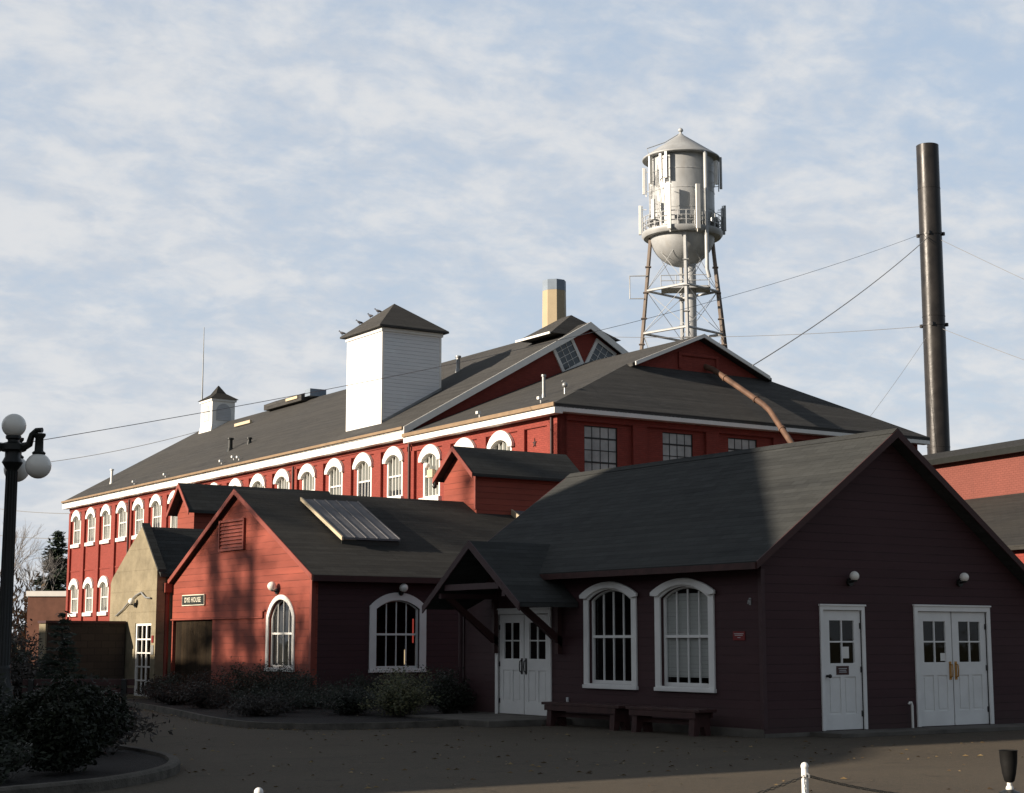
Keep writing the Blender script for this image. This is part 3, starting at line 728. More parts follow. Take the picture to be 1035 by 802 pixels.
# neon sign and candle-like tube inside the wide window
def emis(name, c, s):
    t = NT(name); e = t.n('Emission'); e.inputs[0].default_value = (*c, 1); e.inputs[1].default_value = s; t.l(e.outputs[0], t.out.inputs[0]); return t.m
q = MB(); q.tube([(21.66, 36.3, 1.55), (21.66, 36.3, 2.15)], .018); tag(q.build('neon_tube', emis('red_neon', (1, .14, .10), .18)), 'thin red glowing tube sign inside the wide arched window', 'neon sign')
q = MB(); q.tube([(21.45, 36.35, 1.02), (21.45, 36.35, 1.38)], .012); tag(q.build('lamp_tube', emis('warm_lamp', (1, .72, .4), .45)), 'small warm light tube low inside the wide arched window', 'lamp')

# dormer-like monitor at the end of the red building's roof
def monitor(parent, x0, x1, yc, hw, zb, ze, zr, wallm, roofm, trim, ov=.18, side_cut=None):
    m = MB(); m.ext([(x0, yc-hw, zb), (x0, yc+hw, zb), (x0, yc+hw, ze), (x0, yc, zr-.1), (x0, yc-hw, ze)], (x1-x0, 0, 0))
    o = m.build('roof_dormer', M[wallm], parent)
    s = (zr-ze)/hw; e = ze-s*ov+.05
    m = MB(); roof_poly(m, [(x0-.25, yc-hw-ov, e), (x1+.2, yc-hw-ov, e), (x1+.2, yc, zr+.05), (x0-.25, yc, zr+.05)], .09)
    roof_poly(m, [(x0-.25, yc+.001, zr+.05), (x1+.2, yc+.001, zr+.05), (x1+.2, yc+hw+ov, e), (x0-.25, yc+hw+ov, e)], .09); m.build('dormer_roof', M[roofm], o)
    m = MB()
    for q in (-1, 1): m.ext([(x0-.28, yc+q*(hw+ov+.01), e), (x0-.28, yc, zr+.05), (x0-.28, yc, zr-.1), (x0-.28, yc+q*(hw+ov+.01), e-.15)], (.028, 0, 0))
    m.build('bargeboard', M[trim], o); return o
M['maroon_dark'] = siding('dark_siding', (.055, .026, .026), .2, .12, .014, .7, .2, .2)
mo = monitor(dye, 7.0, 10.6, 4.42, .88, 4.6, 6.40, 7.12, 'dye_red', 'roof_dark', 'red_trim')
m = MB(); m.box(6.96, 3.54, 5.3, 6.998, 3.62, 6.3); m.build('corner_board', M['red_trim'], mo)
q = MB(); q.box(25.4, 41.38, 6.12, 25.52, 41.5, 6.3); q.ball((25.42, 41.44, 6.08), .07); tag(q.build('security_lamp', M['black_metal']), 'small dark lamp under the left eave of the red roof dormer', 'lamp')

# ------------------------------------------------------------------ old concrete building with its roof dormer and block wing
con = thing('concrete_gable_building', 'weathered tan concrete gable front with a tall glazed white door', 'building', (18.2, 44.6, 0))
cw = 3.7; ap = 1.45; caz, ce = 4.85, 3.62
fC = frame((0, 0, 0), (0, -1, 0), (-1, 0, 0))
m = MB(fC)
m.wall([(-3.55, 0), (.02, 0), (.02, 3.45), (0, 3.62), (-1.2, 4.88), (-2.5, 4.05), (-3.42, 3.45), (-3.55, 3.3)], 0, .25, [rect(-1.50, .05, -.30, 2.1)])
m.build('gable_wall', M['stucco'], con)
m = MB(); m.box(.25, .0, 0, 8, .2, 3.4).box(.25, 3.3, 0, 8, 3.5, 3.3); m.build('wall', M['stucco'], con)
m = MB(); roof_poly(m, [(.05, -.15, 3.48), (8, -.15, 3.48), (8, 1.2, 4.87), (.05, 1.2, 4.87)], .1)
roof_poly(m, [(.05, 1.201, 4.87), (8, 1.201, 4.87), (8, 3.7, 3.3), (.05, 3.7, 3.3)], .1); m.build('roof', M['roof_dark'], con)
m = MB(fC); m.ext([(-1.2, -.02, 4.90), (.12, -.02, 3.52), (.12, -.02, 3.60), (-1.2, -.02, 4.98)], (0, .25, 0)); m.build('coping', M['roof_dark'], con)
# glazed door
f = fC
df = MB(f); df.wall(rect(-1.52, .03, -.28, 2.13), .03, .06, [rect(-1.42, .1, -.38, 2.03)]); dfo = df.build('glazed_door', M['white'], con)
df = MB(f)
for k in range(1, 5): df.box(-1.42, .045, .1+1.93*k/5-.02, -.38, .08, .1+1.93*k/5+.02)
for k in (1, 2): df.box(-1.42+1.04*k/3-.02, .046, .1, -1.42+1.04*k/3+.02, .079, 2.03)
df.box(-.8+.02, .044, .1, -.8+.08, .081, 2.03)
df.build('glazing_bars', M['white'], dfo)
p = MB(f); p.add([(-1.42,.07,.1),(-.38,.07,.1),(-.38,.07,2.03),(-1.42,.07,2.03)], [(0,1,2,3)]); p.build('pane', M['glass'], dfo, recalc=False)
q = MB(f); q.box(-.22, -.02, 1.55, -.08, -.002, 1.75); q.build('notice', M['plaque_red'], con)
q = MB(f); q.box(-.24, -.02, 1.22, -.06, -.002, 1.48); q.build('keypad', M['zinc'], con)
q = MB(f); q.tube([(-2.95, -.04, 2.33), (-2.35, -.05, 2.52), (-1.95, -.05, 2.70), (-1.4, -.05, 2.90), (-1.0, -.05, 2.98)], .02)
q.tube([(-1.0, -.05, 2.98), (-.8, -.05, 2.88), (-.65, -.05, 2.82), (-.3, -.05, 2.80)], .026)
tag(q.build('wall_conduit', M['zinc'], None, smooth=True), 'bent pale conduit running across the tan concrete gable', 'pipe').location = con.location
globe_lamp('white globe lamp on the tan concrete gable above the glazed door', (18.18, 46.05, 2.62), (-1, 0, 0), .095)
# gabled dormer block behind
monitor(con, 1.85, 6.5, 2.42, .62, 3.6, 5.62, 6.27, 'dye_red', 'roof_dark', 'red_trim', .2)
# block wing
wing = thing('block_wing', 'low dark block wing wall joined to the left of the tan concrete gable', 'wall', (14.1, 46.75, 0))
m = MB(); m.box(1.75, 0, 0, 4.05, .6, 2.1); m.build('wall', M['block_wall'], wing)
m = MB(); m.box(1.68, -.05, 2.1, 4.05, .66, 2.17); m.build('coping', M['dark_red_trim'], wing)
m = MB(); m.box(1.70, .02, 0, 1.748, .58, 2.08); m.build('render_coat', M['stucco'], wing)

# ------------------------------------------------------------------ MILL
mill = thing('brick_mill', 'long red brick mill with rows of white arched windows and a white roof tower', 'building', (33, 45.81, 0), R(-1.4))
MWd, ML, U0 = 17.4, 52.2, 10.5
main_z, ann_z = 9.92, 9.62
fM = frame((0, 0, 0), (0, -1, 0), (-1, 0, 0))       # x=-u
bays = [11.68+2.615*k for k in range(16)]; abays = [3.68, 6.2, 8.74]
ow, oh0, oh1, rs = 1.28, .20, 1.92, .20
def bay_hole(u, z): return [(x, zz) for x, zz in arch_loop(ow/2, z+oh0, z+oh1-rs, rs, 10, -u)]
ZA, ZM, ZL = 6.87, 7.08, 3.02
m = MB(fM)
m.wall(rect(-U0, 0, 0, 9.4), .12, .3, [bay_hole(u, ZA) for u in abays])
m.wall(rect(-ML, 0, -U0-.001, 9.5), .12, .3, [bay_hole(u, ZM) for u in bays] + [bay_hole(u, ZL) for u in bays[9:]])
m.m = None
# annex end wall with steel windows, facing the yard (plane y=0, recessed .12)
ew = [(1.93, 1.42), (5.34, 1.38), (8.39, 1.39), (12.0, 1.39)]
m.wall(rect(.421, 0, MWd, 9.4), .12, .3, [rect(c-w_/2, 6.9, c+w_/2, 9.0) for c, w_ in ew])
# main gable wall at u=U0 above the annex roof
zr = 15.06; s_m = (zr-main_z)/(8.7+.35)
def mz(w_): return zr - s_m*abs(w_-8.7) - .2
m.wall([(.43, 9.0), (MWd, 9.0), (MWd, mz(MWd)), (8.7, mz(8.7)), (.43, mz(.43))], U0, .3)
m.wall([(.43, 0), (MWd, 0), (MWd, mz(MWd)), (8.7, mz(8.7)), (.43, mz(.43))], ML-.3, .3)
m.box(MWd-.3, .43, 0, MWd, U0-.01, 9.4).box(MWd-.3, U0+.31, 0, MWd, ML-.31, 9.5)
m.build('wall', M['brick_red'], mill)
# gablet wall
s_a = .412; ar = 13.35
def az(w_): return ar - s_a*abs(w_-8.7) - .16
m = MB(); m.wall([(5.0, 11.3), (12.4, 11.3), (12.4, az(12.4)), (8.7, az(8.7)), (5.0, az(5.0))], 3.0, .2)
m.box(7.7, 2.93, 12.0, 7.85, 2.998, 12.5).box(9.55, 2.93, 12.0, 9.7, 2.998, 12.5).box(7.7, 2.92, 12.5, 9.7, 2.998, 12.62)
m.build('gablet_wall', M['brick_red'], mill)
# pilasters and frieze
def pil(u0, u1, z1, z0=0):
    p = MB(fM); p.wall(rect(-u1, z0, -u0, z1), .0, .119); return p
hp = .36
edges = [(0.0, .62), (2.42-hp+.0, 2.42+hp-.28), (4.94-hp+.05, 4.94+hp-.05), (7.47-hp+.05, 7.47+hp-.05), (9.95, U0+.0)]
for a, b in edges: pil(a, b, 8.98).build('pilaster', M['brick_trim'], mill)
for k in range(17):
    if k == 0: a, b = U0+.001, 10.72
    elif k == 16: a, b = bays[15]+.95, ML
    else: c = (bays[k-1]+bays[k])/2; a, b = c-.3, c+.3
    pil(a, b, 9.18).build('pilaster', M['brick_trim'], mill)
m = MB(fM); m.wall(rect(-U0, 8.981+.2, 0, 9.4), .0, .119); m.wall(rect(-ML, 9.381-.05, -U0-.001, 9.5), .0, .119)
m.build('frieze', M['brick_trim'], mill)
m = MB(fM); m.wall(rect(-ML, 5.66, -U0, 5.74), .085, .034); m.build('belt_course', M['brick_trim'], mill)
# corbel strips: recess heads
m = MB(fM)
m.wall(rect(-U0, 8.98, 0, 9.18), .05, .069); m.wall(rect(-ML, 9.18, -U0-.001, 9.33), .05, .069); m.build('corbel', M['brick_trim'], mill)
# end wall pilasters
m = MB(); m.wall(rect(0, 0, .4, 9.4), 0, .119).wall(rect(.401, 9.12, MWd, 9.4), 0, .119)
m.wall(rect(.0, 0, .121, 9.4), .12, .3)
m.build('frieze', M['brick_trim'], mill)
for a, b in ((3.25, 3.86), (6.57, 7.18), (9.8, 10.45), (13.6, 14.2), (16.8, 17.4)):
    m = MB(); m.wall(rect(a, 0, b, 9.119), 0, .119); m.build('pilaster', M['brick_trim'], mill)
# steel windows in the end wall
for i, (c, w_) in enumerate(ew):
    fr = frame((c, .12, 0), (1, 0, 0), (0, -1, 0)); a = w_/2
    s = MB(fr); s.wall(rect(-a, 6.9, a, 9.0), .03, .05, [rect(-a+.03, 6.93, a-.03, 8.97)])
    for k in range(1, 4): x = -a+w_*k/4; s.box(x-.012, .04, 6.93, x+.012, .07, 8.97)
    for k in range(1, 5): z = 6.9+2.1*k/5; t_ = .03 if k in (2, 4) else .015; s.box(-a+.03, .039, z-t_, a-.03, .071, z+t_)
    o = s.build('steel_window', M['black_metal'], mill)
    p = MB(fr); p.add([(-a+.03,.055,6.93),(a-.03,.055,6.93),(a-.03,.055,8.97),(-a+.03,.055,8.97)], [(0,1,2,3)]); p.build('pane', M['obscure'], o, recalc=False)
# arched windows: one built, the rest copied
fr = frame((0, 0, 0), (0, -1, 0), (-1, 0, 0))
def mill_window():
    a = ow/2
    c = MB(fr); inner = arch_loop(a-.10, oh0+.06, oh1-rs, rs-.05, 12); outer = arch_loop(a-.002, oh0+.001, oh1-rs, rs-.002, 12)
    c.wall(outer, .105, .12, [inner]); o = c.build('window', M['white'], mill)
    s = MB(fr); ai = a-.10; zm = oh0+(oh1-oh0)*.49
    s.box(-ai, .14, zm-.03, ai, .205, zm+.03)
    for k in range(1, 4):
        x = -ai+2*ai*k/4; s.box(x-.015, .145, oh0+.06, x+.015, .19, oh1-.09 if k == 2 else oh1-.12)
    s.build('muntins', M['white'], o)
    p = MB(fr); pl = arch_loop(a-.09, oh0+.05, oh1-rs, rs-.05, 12); p.add([(x, .17, z) for x, z in pl], [tuple(range(len(pl)))]); p.build('pane', M['glass'], o, recalc=False)
    b = MB(fr); b.box(-a+.02, .24, oh0, a-.02, .25, oh1); b.build('blind', M['mill_blind'], o)
    h = MB(fr); up = arch(.83, oh1-rs+.02, .50, 16); lo = arch(a-.06, oh1-rs-.06, rs+.03, 16)
    h.wall([(-.83, oh1-rs-.12), *up, (.83, oh1-rs-.12), (a-.06, oh1-rs-.12), *reversed(lo), (-a+.06, oh1-rs-.12)], -.03, .134); h.build('arch_hood', M['white'], o, bevel=.012)
    q = MB(fr); q.box(-a-.12, -.04, 0, a+.12, .14, .2); q.build('sill', M['white'], o, bevel=.008)
    return o
proto = mill_window(); first = True
for u, z in [(u, ZA) for u in abays] + [(u, ZM) for u in bays] + [(u, ZL) for u in bays[9:]]:
    if first: proto.location = (0, u, z); first = False
    else:
        c_ = copy_tree(proto, mill, (0, u, z))
        for ch in c_.children:
            if ch.name.startswith('blind'): ch.location.z = rnd.choice((0, 0, .12, .3, .55, .8, -.02))
# blank bay star
q = MB(fM); q.m = frame((.12, 1.55, 8.45), (0, -1, 0), (-1, 0, 0))
pts = [((.13 if k % 2 == 0 else .045)*math.sin(k*math.pi/5), (.17 if k % 2 == 0 else .06)*math.cos(k*math.pi/5)) for k in range(10)]
q.wall(pts, -.03, .03); q.build('wall_anchor_star', M['dark_red_trim'], mill)
# roofs
m = MB(); e0, e1 = -.35, MWd+.35
roof_poly(m, [(e0, U0-.3, main_z), (8.7, U0-.3, zr), (8.7, ML+.3, zr), (e0, ML+.3, main_z)], .16)
roof_poly(m, [(8.701, U0-.3, zr), (e1, U0-.3, main_z), (e1, ML+.3, main_z), (8.701, ML+.3, zr)], .16)
mroof = m.build('main_roof', M['roof_mill'], mill)
zg = ann_z+s_a*5.6
m = MB(); gx0, gx1 = 5.25, 12.15
roof_poly(m, [(e0, e0, ann_z), (gx0, 3.0, zg), (gx0, 2.65, zg), (8.7, 2.65, ar), (8.7, U0-.01, ar), (e0, U0-.01, ann_z)], .13)
roof_poly(m, [(e1, e0, ann_z), (e1, U0-.01, ann_z), (8.701, U0-.01, ar), (8.701, 2.65, ar), (gx1, 2.65, zg), (gx1, 3.0, zg)], .13)
roof_poly(m, [(e0+.002, e0, ann_z-.002), (e1-.002, e0, ann_z-.002), (gx1, 2.999, zg-.002), (gx0, 2.999, zg-.002)], .13)
aroof = m.build('annex_roof', M['roof_mill'], mill)
# cornices
def cornice(pts, name, mat):
    m = MB()
    for b in pts: m.box(*b)
    return m.build(name, M[mat], mill, bevel=.01)
cornice([(-.35, -.35, 9.27, -.001, U0-.31, ann_z-.10)], 'cornice', 'white')
cornice([(.0, -.35, 9.34, MWd+.35, -.001, ann_z-.10)], 'cornice', 'white')
cornice([(-.35, U0-.30, 9.47, -.001, ML+.3, main_z-.10)], 'cornice', 'white')
cornice([(.0, U0-.36, 9.70, 1.3, U0-.02, main_z-.1)], 'cornice_return', 'white_grey')  # return greyer than the cornice, its shade put into the colour
cornice([(-.44, -.42, ann_z-.12, -.365, U0-.32, ann_z+.02)], 'gutter', 'tan_edge')
cornice([(-.43, U0-.30, main_z-.09, -.365, ML+.3, main_z+.02)], 'gutter', 'tan_edge')
def rake(w0, z0, w1, z1, y, h, t, mat, par=None, name='bargeboard'):
    m = MB(); m.ext([(w0, y, z0), (w1, y, z1), (w1, y, z1-h), (w0, y, z0-h)], (0, t, 0)); return m.build(name, M[mat], mill)
rake(-.35, main_z+.01, 8.7, zr+.01, U0-.36, .30, .055, 'white'); rake(MWd+.35, main_z+.01, 8.7, zr+.01, U0-.36, .30, .055, 'white')
rake(gx0+.12, zg+.07, 8.7, ar+.02, 2.59, .15, .055, 'white'); rake(gx1-.12, zg+.07, 8.7, ar+.02, 2.59, .15, .055, 'white')
# tilted windows in the main gable
for cxx, czz, an in ((7.69, 13.60, 29), (9.42, 13.57, -29)):
    fr = frame((cxx, U0, czz), (1, 0, 0), (0, -1, 0)) @ Matrix.Rotation(R(-an), 4, 'Y')
    s = MB(fr); s.wall(rect(-.60, -.68, .60, .68), -.07, .068, [rect(-.46, -.54, .46, .54)]); o = s.build('tilted_window', M['white'], mill)
    s = MB(fr)
    for k in (1, 2): s.box(-.46+.92*k/3-.009, -.05, -.54, -.46+.92*k/3+.009, -.02, .54)
    for k in (1, 2, 3): s.box(-.46, -.051, -.54+1.08*k/4-.009, .46, -.019, -.54+1.08*k/4+.009)
    s.build('muntins', M['white'], o)
    s = MB(fr); s.box(-.46, -.03, -.54, .46, -.012, .54); s.build('pane', NT('blue_grey_glass').bsdf((.05, .065, .075), .08, 0, spec=.8), o)
# square white roof tower
def mroofz_(w_): return main_z + s_m*(w_-e0)
m = MB(); m.box(.8, 14.15, 10.2, 3.66, 17.35, 14.72); tw = m.build('roof_tower', M['tower_siding'], mill)
m = MB(); a0, a1, b0, b1 = .8-.25, 3.66+.25, 14.15-.25, 17.35+.25; cxm, cym = 2.23, 15.75
m.add([(a0,b0,14.74),(a1,b0,14.74),(a1,b1,14.74),(a0,b1,14.74),(cxm,cym,16.1),(a0,b0,14.66),(a1,b0,14.66),(a1,b1,14.66),(a0,b1,14.66)], [(0,1,4),(1,2,4),(2,3,4),(3,0,4),(0,5,6,1),(1,6,7,2),(2,7,8,3),(3,8,5,0),(5,8,7,6)])
m.build('tower_roof', M['roof_mill'], tw)
m = MB(); m.box(.73, 14.08, 14.5, 3.73, 17.42, 14.658); m.build('tower_cornice', M['white'], tw, bevel=.01)
for x, y in ((.8, 14.15), (3.66, 14.15), (.8, 17.35)):
    m = MB(); m.box(x-.012*(1 if x < 2 else -1), y-.012*(1 if y < 15 else -1), 10.3, x+.09*(1 if x < 2 else -1), y+.09*(1 if y < 15 else -1), 14.49); m.build('corner_board', M['white'], tw)
m = MB(); m.ext([(.79, 14.138, mroofz_(.79)-.1), (3.67, 14.138, mroofz_(3.67)-.1), (3.67, 14.138, mroofz_(3.67)+.12), (.79, 14.138, mroofz_(.79)+.12)], (0, .01, 0)); m.build('flashing', M['zinc'], tw)
# small louvred cupola with mast
def pyr(m, x0, y0, x1, y1, z, X0, Y0, X1, Y1, Z):
    return m.add([(x0,y0,z),(x1,y0,z),(x1,y1,z),(x0,y1,z),(X0,Y0,Z),(X1,Y0,Z),(X1,Y1,Z),(X0,Y1,Z)], [(0,1,5,4),(1,2,6,5),(2,3,7,6),(3,0,4,7),(4,5,6,7),(3,2,1,0)])
cu0, cu1, cw0, cw1 = 48.9, 50.7, 7.65, 9.15
m = MB(); m.box(cw0, cu0, 14.9, cw1, cu1, 16.45); pyr(m, cw0-.32, cu0-.32, cw1+.32, cu1+.32, 13.2, cw0, cu0, cw1, cu1, 14.9)
cp = m.build('cupola', M['white'], mill)
m = MB(); zc = 16.45; pyr(m, cw0-.18, cu0-.18, cw1+.18, cu1+.18, zc, cw0+.42, cu0+.42, cw1-.42, cu1-.42, zc+.40); pyr(m, cw0+.42, cu0+.42, cw1-.42, cu1-.42, zc+.401, 8.38, 49.78, 8.42, 49.82, zc+.95); m.build('cupola_roof', M['roof_brown'], cp)
m = MB(); m.box(cw0-.08, cu0-.08, 16.3, cw1+.08, cu1+.08, 16.445); m.build('cupola_cornice', M['white'], cp)
for fr in (frame((8.4, cu0, 0), (1, 0, 0), (0, -1, 0)), frame((cw0, 49.8, 0), (0, -1, 0), (-1, 0, 0))):
    m = MB(fr); m.wall(arch_loop(.48, 15.1, 15.7, .45, 12), -.03, .028); m.build('louvre', siding('grey_louvre%d' % len(bpy.data.materials), (.5, .5, .5), .1, .05, .04), cp)
m = MB(); m.cyl((7.5, 50.2, 16.5), (7.5, 50.2, 21.1), .045, .02, 6); m.build('mast', M['zinc'], cp)
# chimney with its hipped roof behind the ridge, and the ridge ventilator
m = MB(); c0 = (8.9, 13.2, 0)
m.lathe(c0, [(.56, 14.3), (.53, 16.95)], 8, R(22.5)); ch = m.build('chimney', paint('cream_chimney_paint', (.42, .34, .22), .7, .08, 2), mill)
m = MB(); m.lathe(c0, [(.535, 16.951), (.53, 17.42), (.44, 17.42), (.42, 17.2)], 8, R(22.5)); m.build('chimney_cap', M['chim_grey'], ch)
m = MB()
m.add([(6.9,10.55,14.50),(10.6,10.55,14.50),(10.6,13.2,14.50),(6.9,13.2,14.50),(8.7,11.6,15.60),(8.7,12.3,15.60)], [(0,1,4),(1,2,5,4),(2,3,5),(3,0,4,5),(0,3,2,1)])
m.build('chimney_saddle_roof', M['roof_mill'], mill)
m = MB(); m.box(6.84, 10.55, 14.44, 6.9, 13.2, 14.53); m.build('saddle_fascia', M['white'], mill)
m = MB(); m.ext([(8.0, 37.0, 14.9), (8.0, 37.0, 15.22), (8.7, 37.0, 15.5), (9.4, 37.0, 15.22), (9.4, 37.0, 14.9)], (0, 5.0, 0)); rv = m.build('ridge_ventilator', M['roof_mill'], mill)
m = MB(); m.box(7.93, 37.4, 15.05, 7.998, 38.9, 15.2); m.build('ventilator_trim', M['cream_trim'], rv)
m = MB(); m.box(6.6, 40.8, 13.95, 6.75, 43.0, 14.12); m.build('ventilator_trim', M['cream_trim'], rv)
m = MB(); m.box(8.2, 36.3, 15.1, 9.2, 36.95, 15.5); m.build('ventilator_box', M['chim_grey'], rv)
def mroofz(w_): return main_z + s_m*(w_-e0)
def vent(label, w_, u, h, r, mat, par=mill, zf=mroofz):
    m = MB(); z = zf(w_); m.cyl((w_, u, z-.1), (w_, u, z+h), r, n=10).cyl((w_, u, z+h), (w_, u, z+h+.08), r*1.5, n=10).cyl((w_, u, z-.1), (w_, u, z+.12), r*1.6, r*1.1, 10)
    m.build('vent_pipe', M[mat], par, smooth=True)
vent('', 6.2, 16.96, .62, .09, 'zinc'); vent('', 2.2, 33.2, .55, .12, 'black_metal'); vent('', 2.6, 31.7, .22, .1, 'black_metal'); vent('', 1.2, 48.3, .75, .08, 'white')
vent('', 5.2, 25.0, .12, .12, 'black_metal')
def aroofz(w_): return ann_z + s_a*(w_-e0)
vent('', 1.4, 2.9, .75, .06, 'zinc', mill, aroofz)
def flood(par, w_, u, z, label):
    m = MB(); m.cyl((w_, u, z-.05), (w_, u, z+.12), .025, n=6); m.box(w_-.12, u-.06, z+.1, w_+.02, u+.08, z+.2)
    m.build('flood_lamp', M['white'], par)
for w_, u in ((.1, 27.2), (.35, 28.4), (.1, 29.3), (.0, 36.5), (-.05, 41.0)): flood(mill, w_, u, mroofz(w_), '')
for w_, u in ((-.1, 4.9), (.2, 1.3)): flood(mill, w_, u, aroofz(w_)+.02, '')
m = MB(); m.tube([(1.05, 1.05, aroofz(1.05)), (1.05, 1.05, aroofz(1.05)+.35), (.9, 1.0, aroofz(1.05)+.45)], .03).ball((.95, .9, aroofz(1.05)+.3), .1); m.build('roof_lamp', M['zinc'], mill)
for u_ in (.28, U0-.25, 20.83, 41.75):
    m = MB(fM); m.cyl((-u_, -.05, 0), (-u_, -.05, 9.3), .05, n=8); m.build('downspout', M['dark_red_trim'], mill)
# window-side fan box in the annex window
m = MB(fM); m.box(-8.82, -.05, 7.82, -8.42, .1, 8.12); m.build('fan_box', M['cream_trim'], mill); m = MB(fM); m.ball((-8.72, -.12, 8.28), .11); m.build('flood_lamp', M['white'], mill)
# rusty duct over the hip
m = MB(); m.tube([(9.05, 3.1, 12.2), (9.1, 2.6, 12.0), (9.1, 1.2, 11.17), (9.05, -.3, 10.3), (9.0, -.75, 9.98), (8.9, -1.1, 9.68), (8.6, -2.3, 8.6), (8.25, -3.4, 7.6)], .11, 12)
dc = m.build('rusty_duct', M['rust'], mill, smooth=True)
for p_, q_ in (((9.1, 1.9, 11.58), (9.1, 1.85, 11.55)), ((9.06, .1, 10.53), (9.055, .05, 10.5)), ((8.78, -1.6, 9.23), (8.765, -1.66, 9.175))):
    m = MB(); m.cyl(p_, q_, .14, n=14); m.build('flange', M['rust'], dc, smooth=True)

# pigeons on the tower roof
def bird(label, l, rz):
    p = mill.matrix_basis if False else None
    a = R(-1.4); wx_ = 33+l[0]*math.cos(a)-l[1]*math.sin(a); wy_ = 45.81+l[0]*math.sin(a)+l[1]*math.cos(a)
    t = thing('pigeon', label, 'bird', (wx_, wy_, l[2]), rz, 'pigeons on the tower roof')
    b = MB(); vs = [(-.17,.012,.10),(-.10,.045,.11),(.0,.068,.12),(.07,.05,.15),(.10,.03,.19),(.125,.033,.225),(.15,.02,.22),(.175,.006,.212)]
    n = 10; V = []; 
    for x, r, z in vs: V += [(x, r*math.cos(2*math.pi*k/n), z+r*.95*math.sin(2*math.pi*k/n)) for k in range(n)]
    F_ = [(i*n+k, i*n+(k+1) % n, (i+1)*n+(k+1) % n, (i+1)*n+k) for i in range(len(vs)-1) for k in range(n)]
    b.add(V, F_ + [tuple(range(n)), tuple(range((len(vs)-1)*n, len(vs)*n))])
    b.cyl((.0, .02, .07), (.005, .02, 0), .008, n=5).cyl((.0, -.02, .07), (.005, -.02, 0), .008, n=5)
    b.build('body', M['bird'], t, smooth=True)
def th(f, e=0):   # along the left hip of the tower roof
    return (a0+(cxm-a0)*f, b1+(cym-b1)*f, 14.74+1.36*f)
bird('pigeon at the lowest corner of the white tower\'s roof', th(.04), 2.2); bird('pigeon a third of the way up the left hip of the tower roof', th(.36), 2.6)
bird('pigeon halfway up the left hip of the tower roof', th(.56), 1.9); bird('uppermost pigeon on the tower roof, close below its peak', th(.70), 2.4)

# ------------------------------------------------------------------ water tower
T = (77.9, 92.2)
wt = thing('water_tower', 'pale grey steel water tower with conical roof, ringed by antennas, on four tall legs', 'water tower', (T[0], T[1], 0), R(-40))
# local +x runs to the right in the picture, -y towards the camera
NB = 40
m = MB(); m.lathe((0,0,0), [(2.42, 31.4), (2.42, 37.15)], NB); m.build('tank', M['tank'], wt, smooth=True)
m = MB(); m.lathe((0,0,0), [(.15, 28.9)] + [(2.42*math.sin(R(a)), 31.4-2.42*1.02*math.cos(R(a))) for a in range(8, 91, 6)], NB); m.build('tank_bowl', M['tank'], wt, smooth=True)
m = MB(); m.lathe((0,0,0), [(2.86, 37.0), (2.90, 37.04), (2.88, 37.12), (.25, 38.95), (.12, 39.1)], NB); rf = m.build('tank_roof', M['tank'], wt, smooth=True)
m = MB(); m.lathe((0,0,0), [(.08, 38.95), (.08, 39.2), (.2, 39.3), (.17, 39.45), (.03, 39.55)], 12); m.build('finial', M['tank'], rf, smooth=True)
for k in range(3):
    zz = 32.9+k*1.45; m = MB(); m.lathe((0,0,0), [(2.43, zz), (2.445, zz+.02), (2.445, zz+.06), (2.43, zz+.08)], NB); m.build('seam_band', M['tank'], wt)
m = MB(); m.lathe((0,0,0), [(2.40, 31.05), (2.85, 31.05), (3.0, 31.25), (3.0, 31.45), (2.43, 31.45)], NB); m.build('balcony', M['tank'], wt, smooth=True)
m = MB()
for k in range(30):
    a = 2*math.pi*k/30; x, y = 2.95*math.cos(a), 2.95*math.sin(a); m.cyl((x, y, 31.45), (x, y, 32.5), .035, n=5)
for zz in (31.8, 32.15, 32.5): m.tube([(2.95*math.cos(2*math.pi*k/40), 2.95*math.sin(2*math.pi*k/40), zz) for k in range(41)], .035, 5)
m.build('railing', M['tank'], wt)
def leg(x, y, mat):
    l = Vector((x, y, 0)); t_ = Vector((x*.80, y*.80, 31.2)); l = Vector((x*1.78, y*1.78, 0))
    m = MB(); d = t_-l; m.tube([l, t_], .15, 6)
    for k in range(14):
        p = l+d*(.12+k*.062); m.box(p.x-.22, p.y-.22, p.z-.03, p.x+.22, p.y+.22, p.z+.03)
    return m.build('leg', M[mat], wt), l, t_
legs = []
for x, y, mt in ((-2.9, -.35, 'tank_leg_rust_shade'), (.25, -2.9, 'tank'), (2.75, .4, 'tank_leg_rust_shade'), (-.1, 2.9, 'tank')):  # left leg is rusty; right leg takes the darker paint for its shade
    o, l, t_ = leg(x, y, mt); legs.append((l, t_))
def at_z(L, z): l, t_ = L; return l+(t_-l)*(z/31.2)
for z in (27.1, 23.9, 16.0, 8.0):
    m = MB()
    for k in range(4): m.cyl(at_z(legs[k], z), at_z(legs[(k+1) % 4], z), .10 if z > 20 else .09, n=6)
    m.build('strut_ring', M['tank'], wt)
for za, zb in ((31, 27.1), (27.1, 23.9), (23.9, 16), (16, 8), (8, 0)):
    m = MB()
    for k in range(4):
        m.cyl(at_z(legs[k], za), at_z(legs[(k+1) % 4], zb), .022, n=5); m.cyl(at_z(legs[k], zb), at_z(legs[(k+1) % 4], za), .022, n=5)
    m.build('tie_rods', M['tank'], wt)
m = MB(); m.cyl((.55, 0, 0), (.55, 0, 29.2), .42, n=20); m.build('riser_pipe', M['tank'], wt, smooth=True)
m = MB(); m.box(-1.6, -1.0, 27.15, 2.0, 1.0, 27.3)
for x in (-1.6, -.5, .6, 1.9):
    m.cyl((x, -.95, 27.3), (x, -.95, 28.1), .03, n=5)
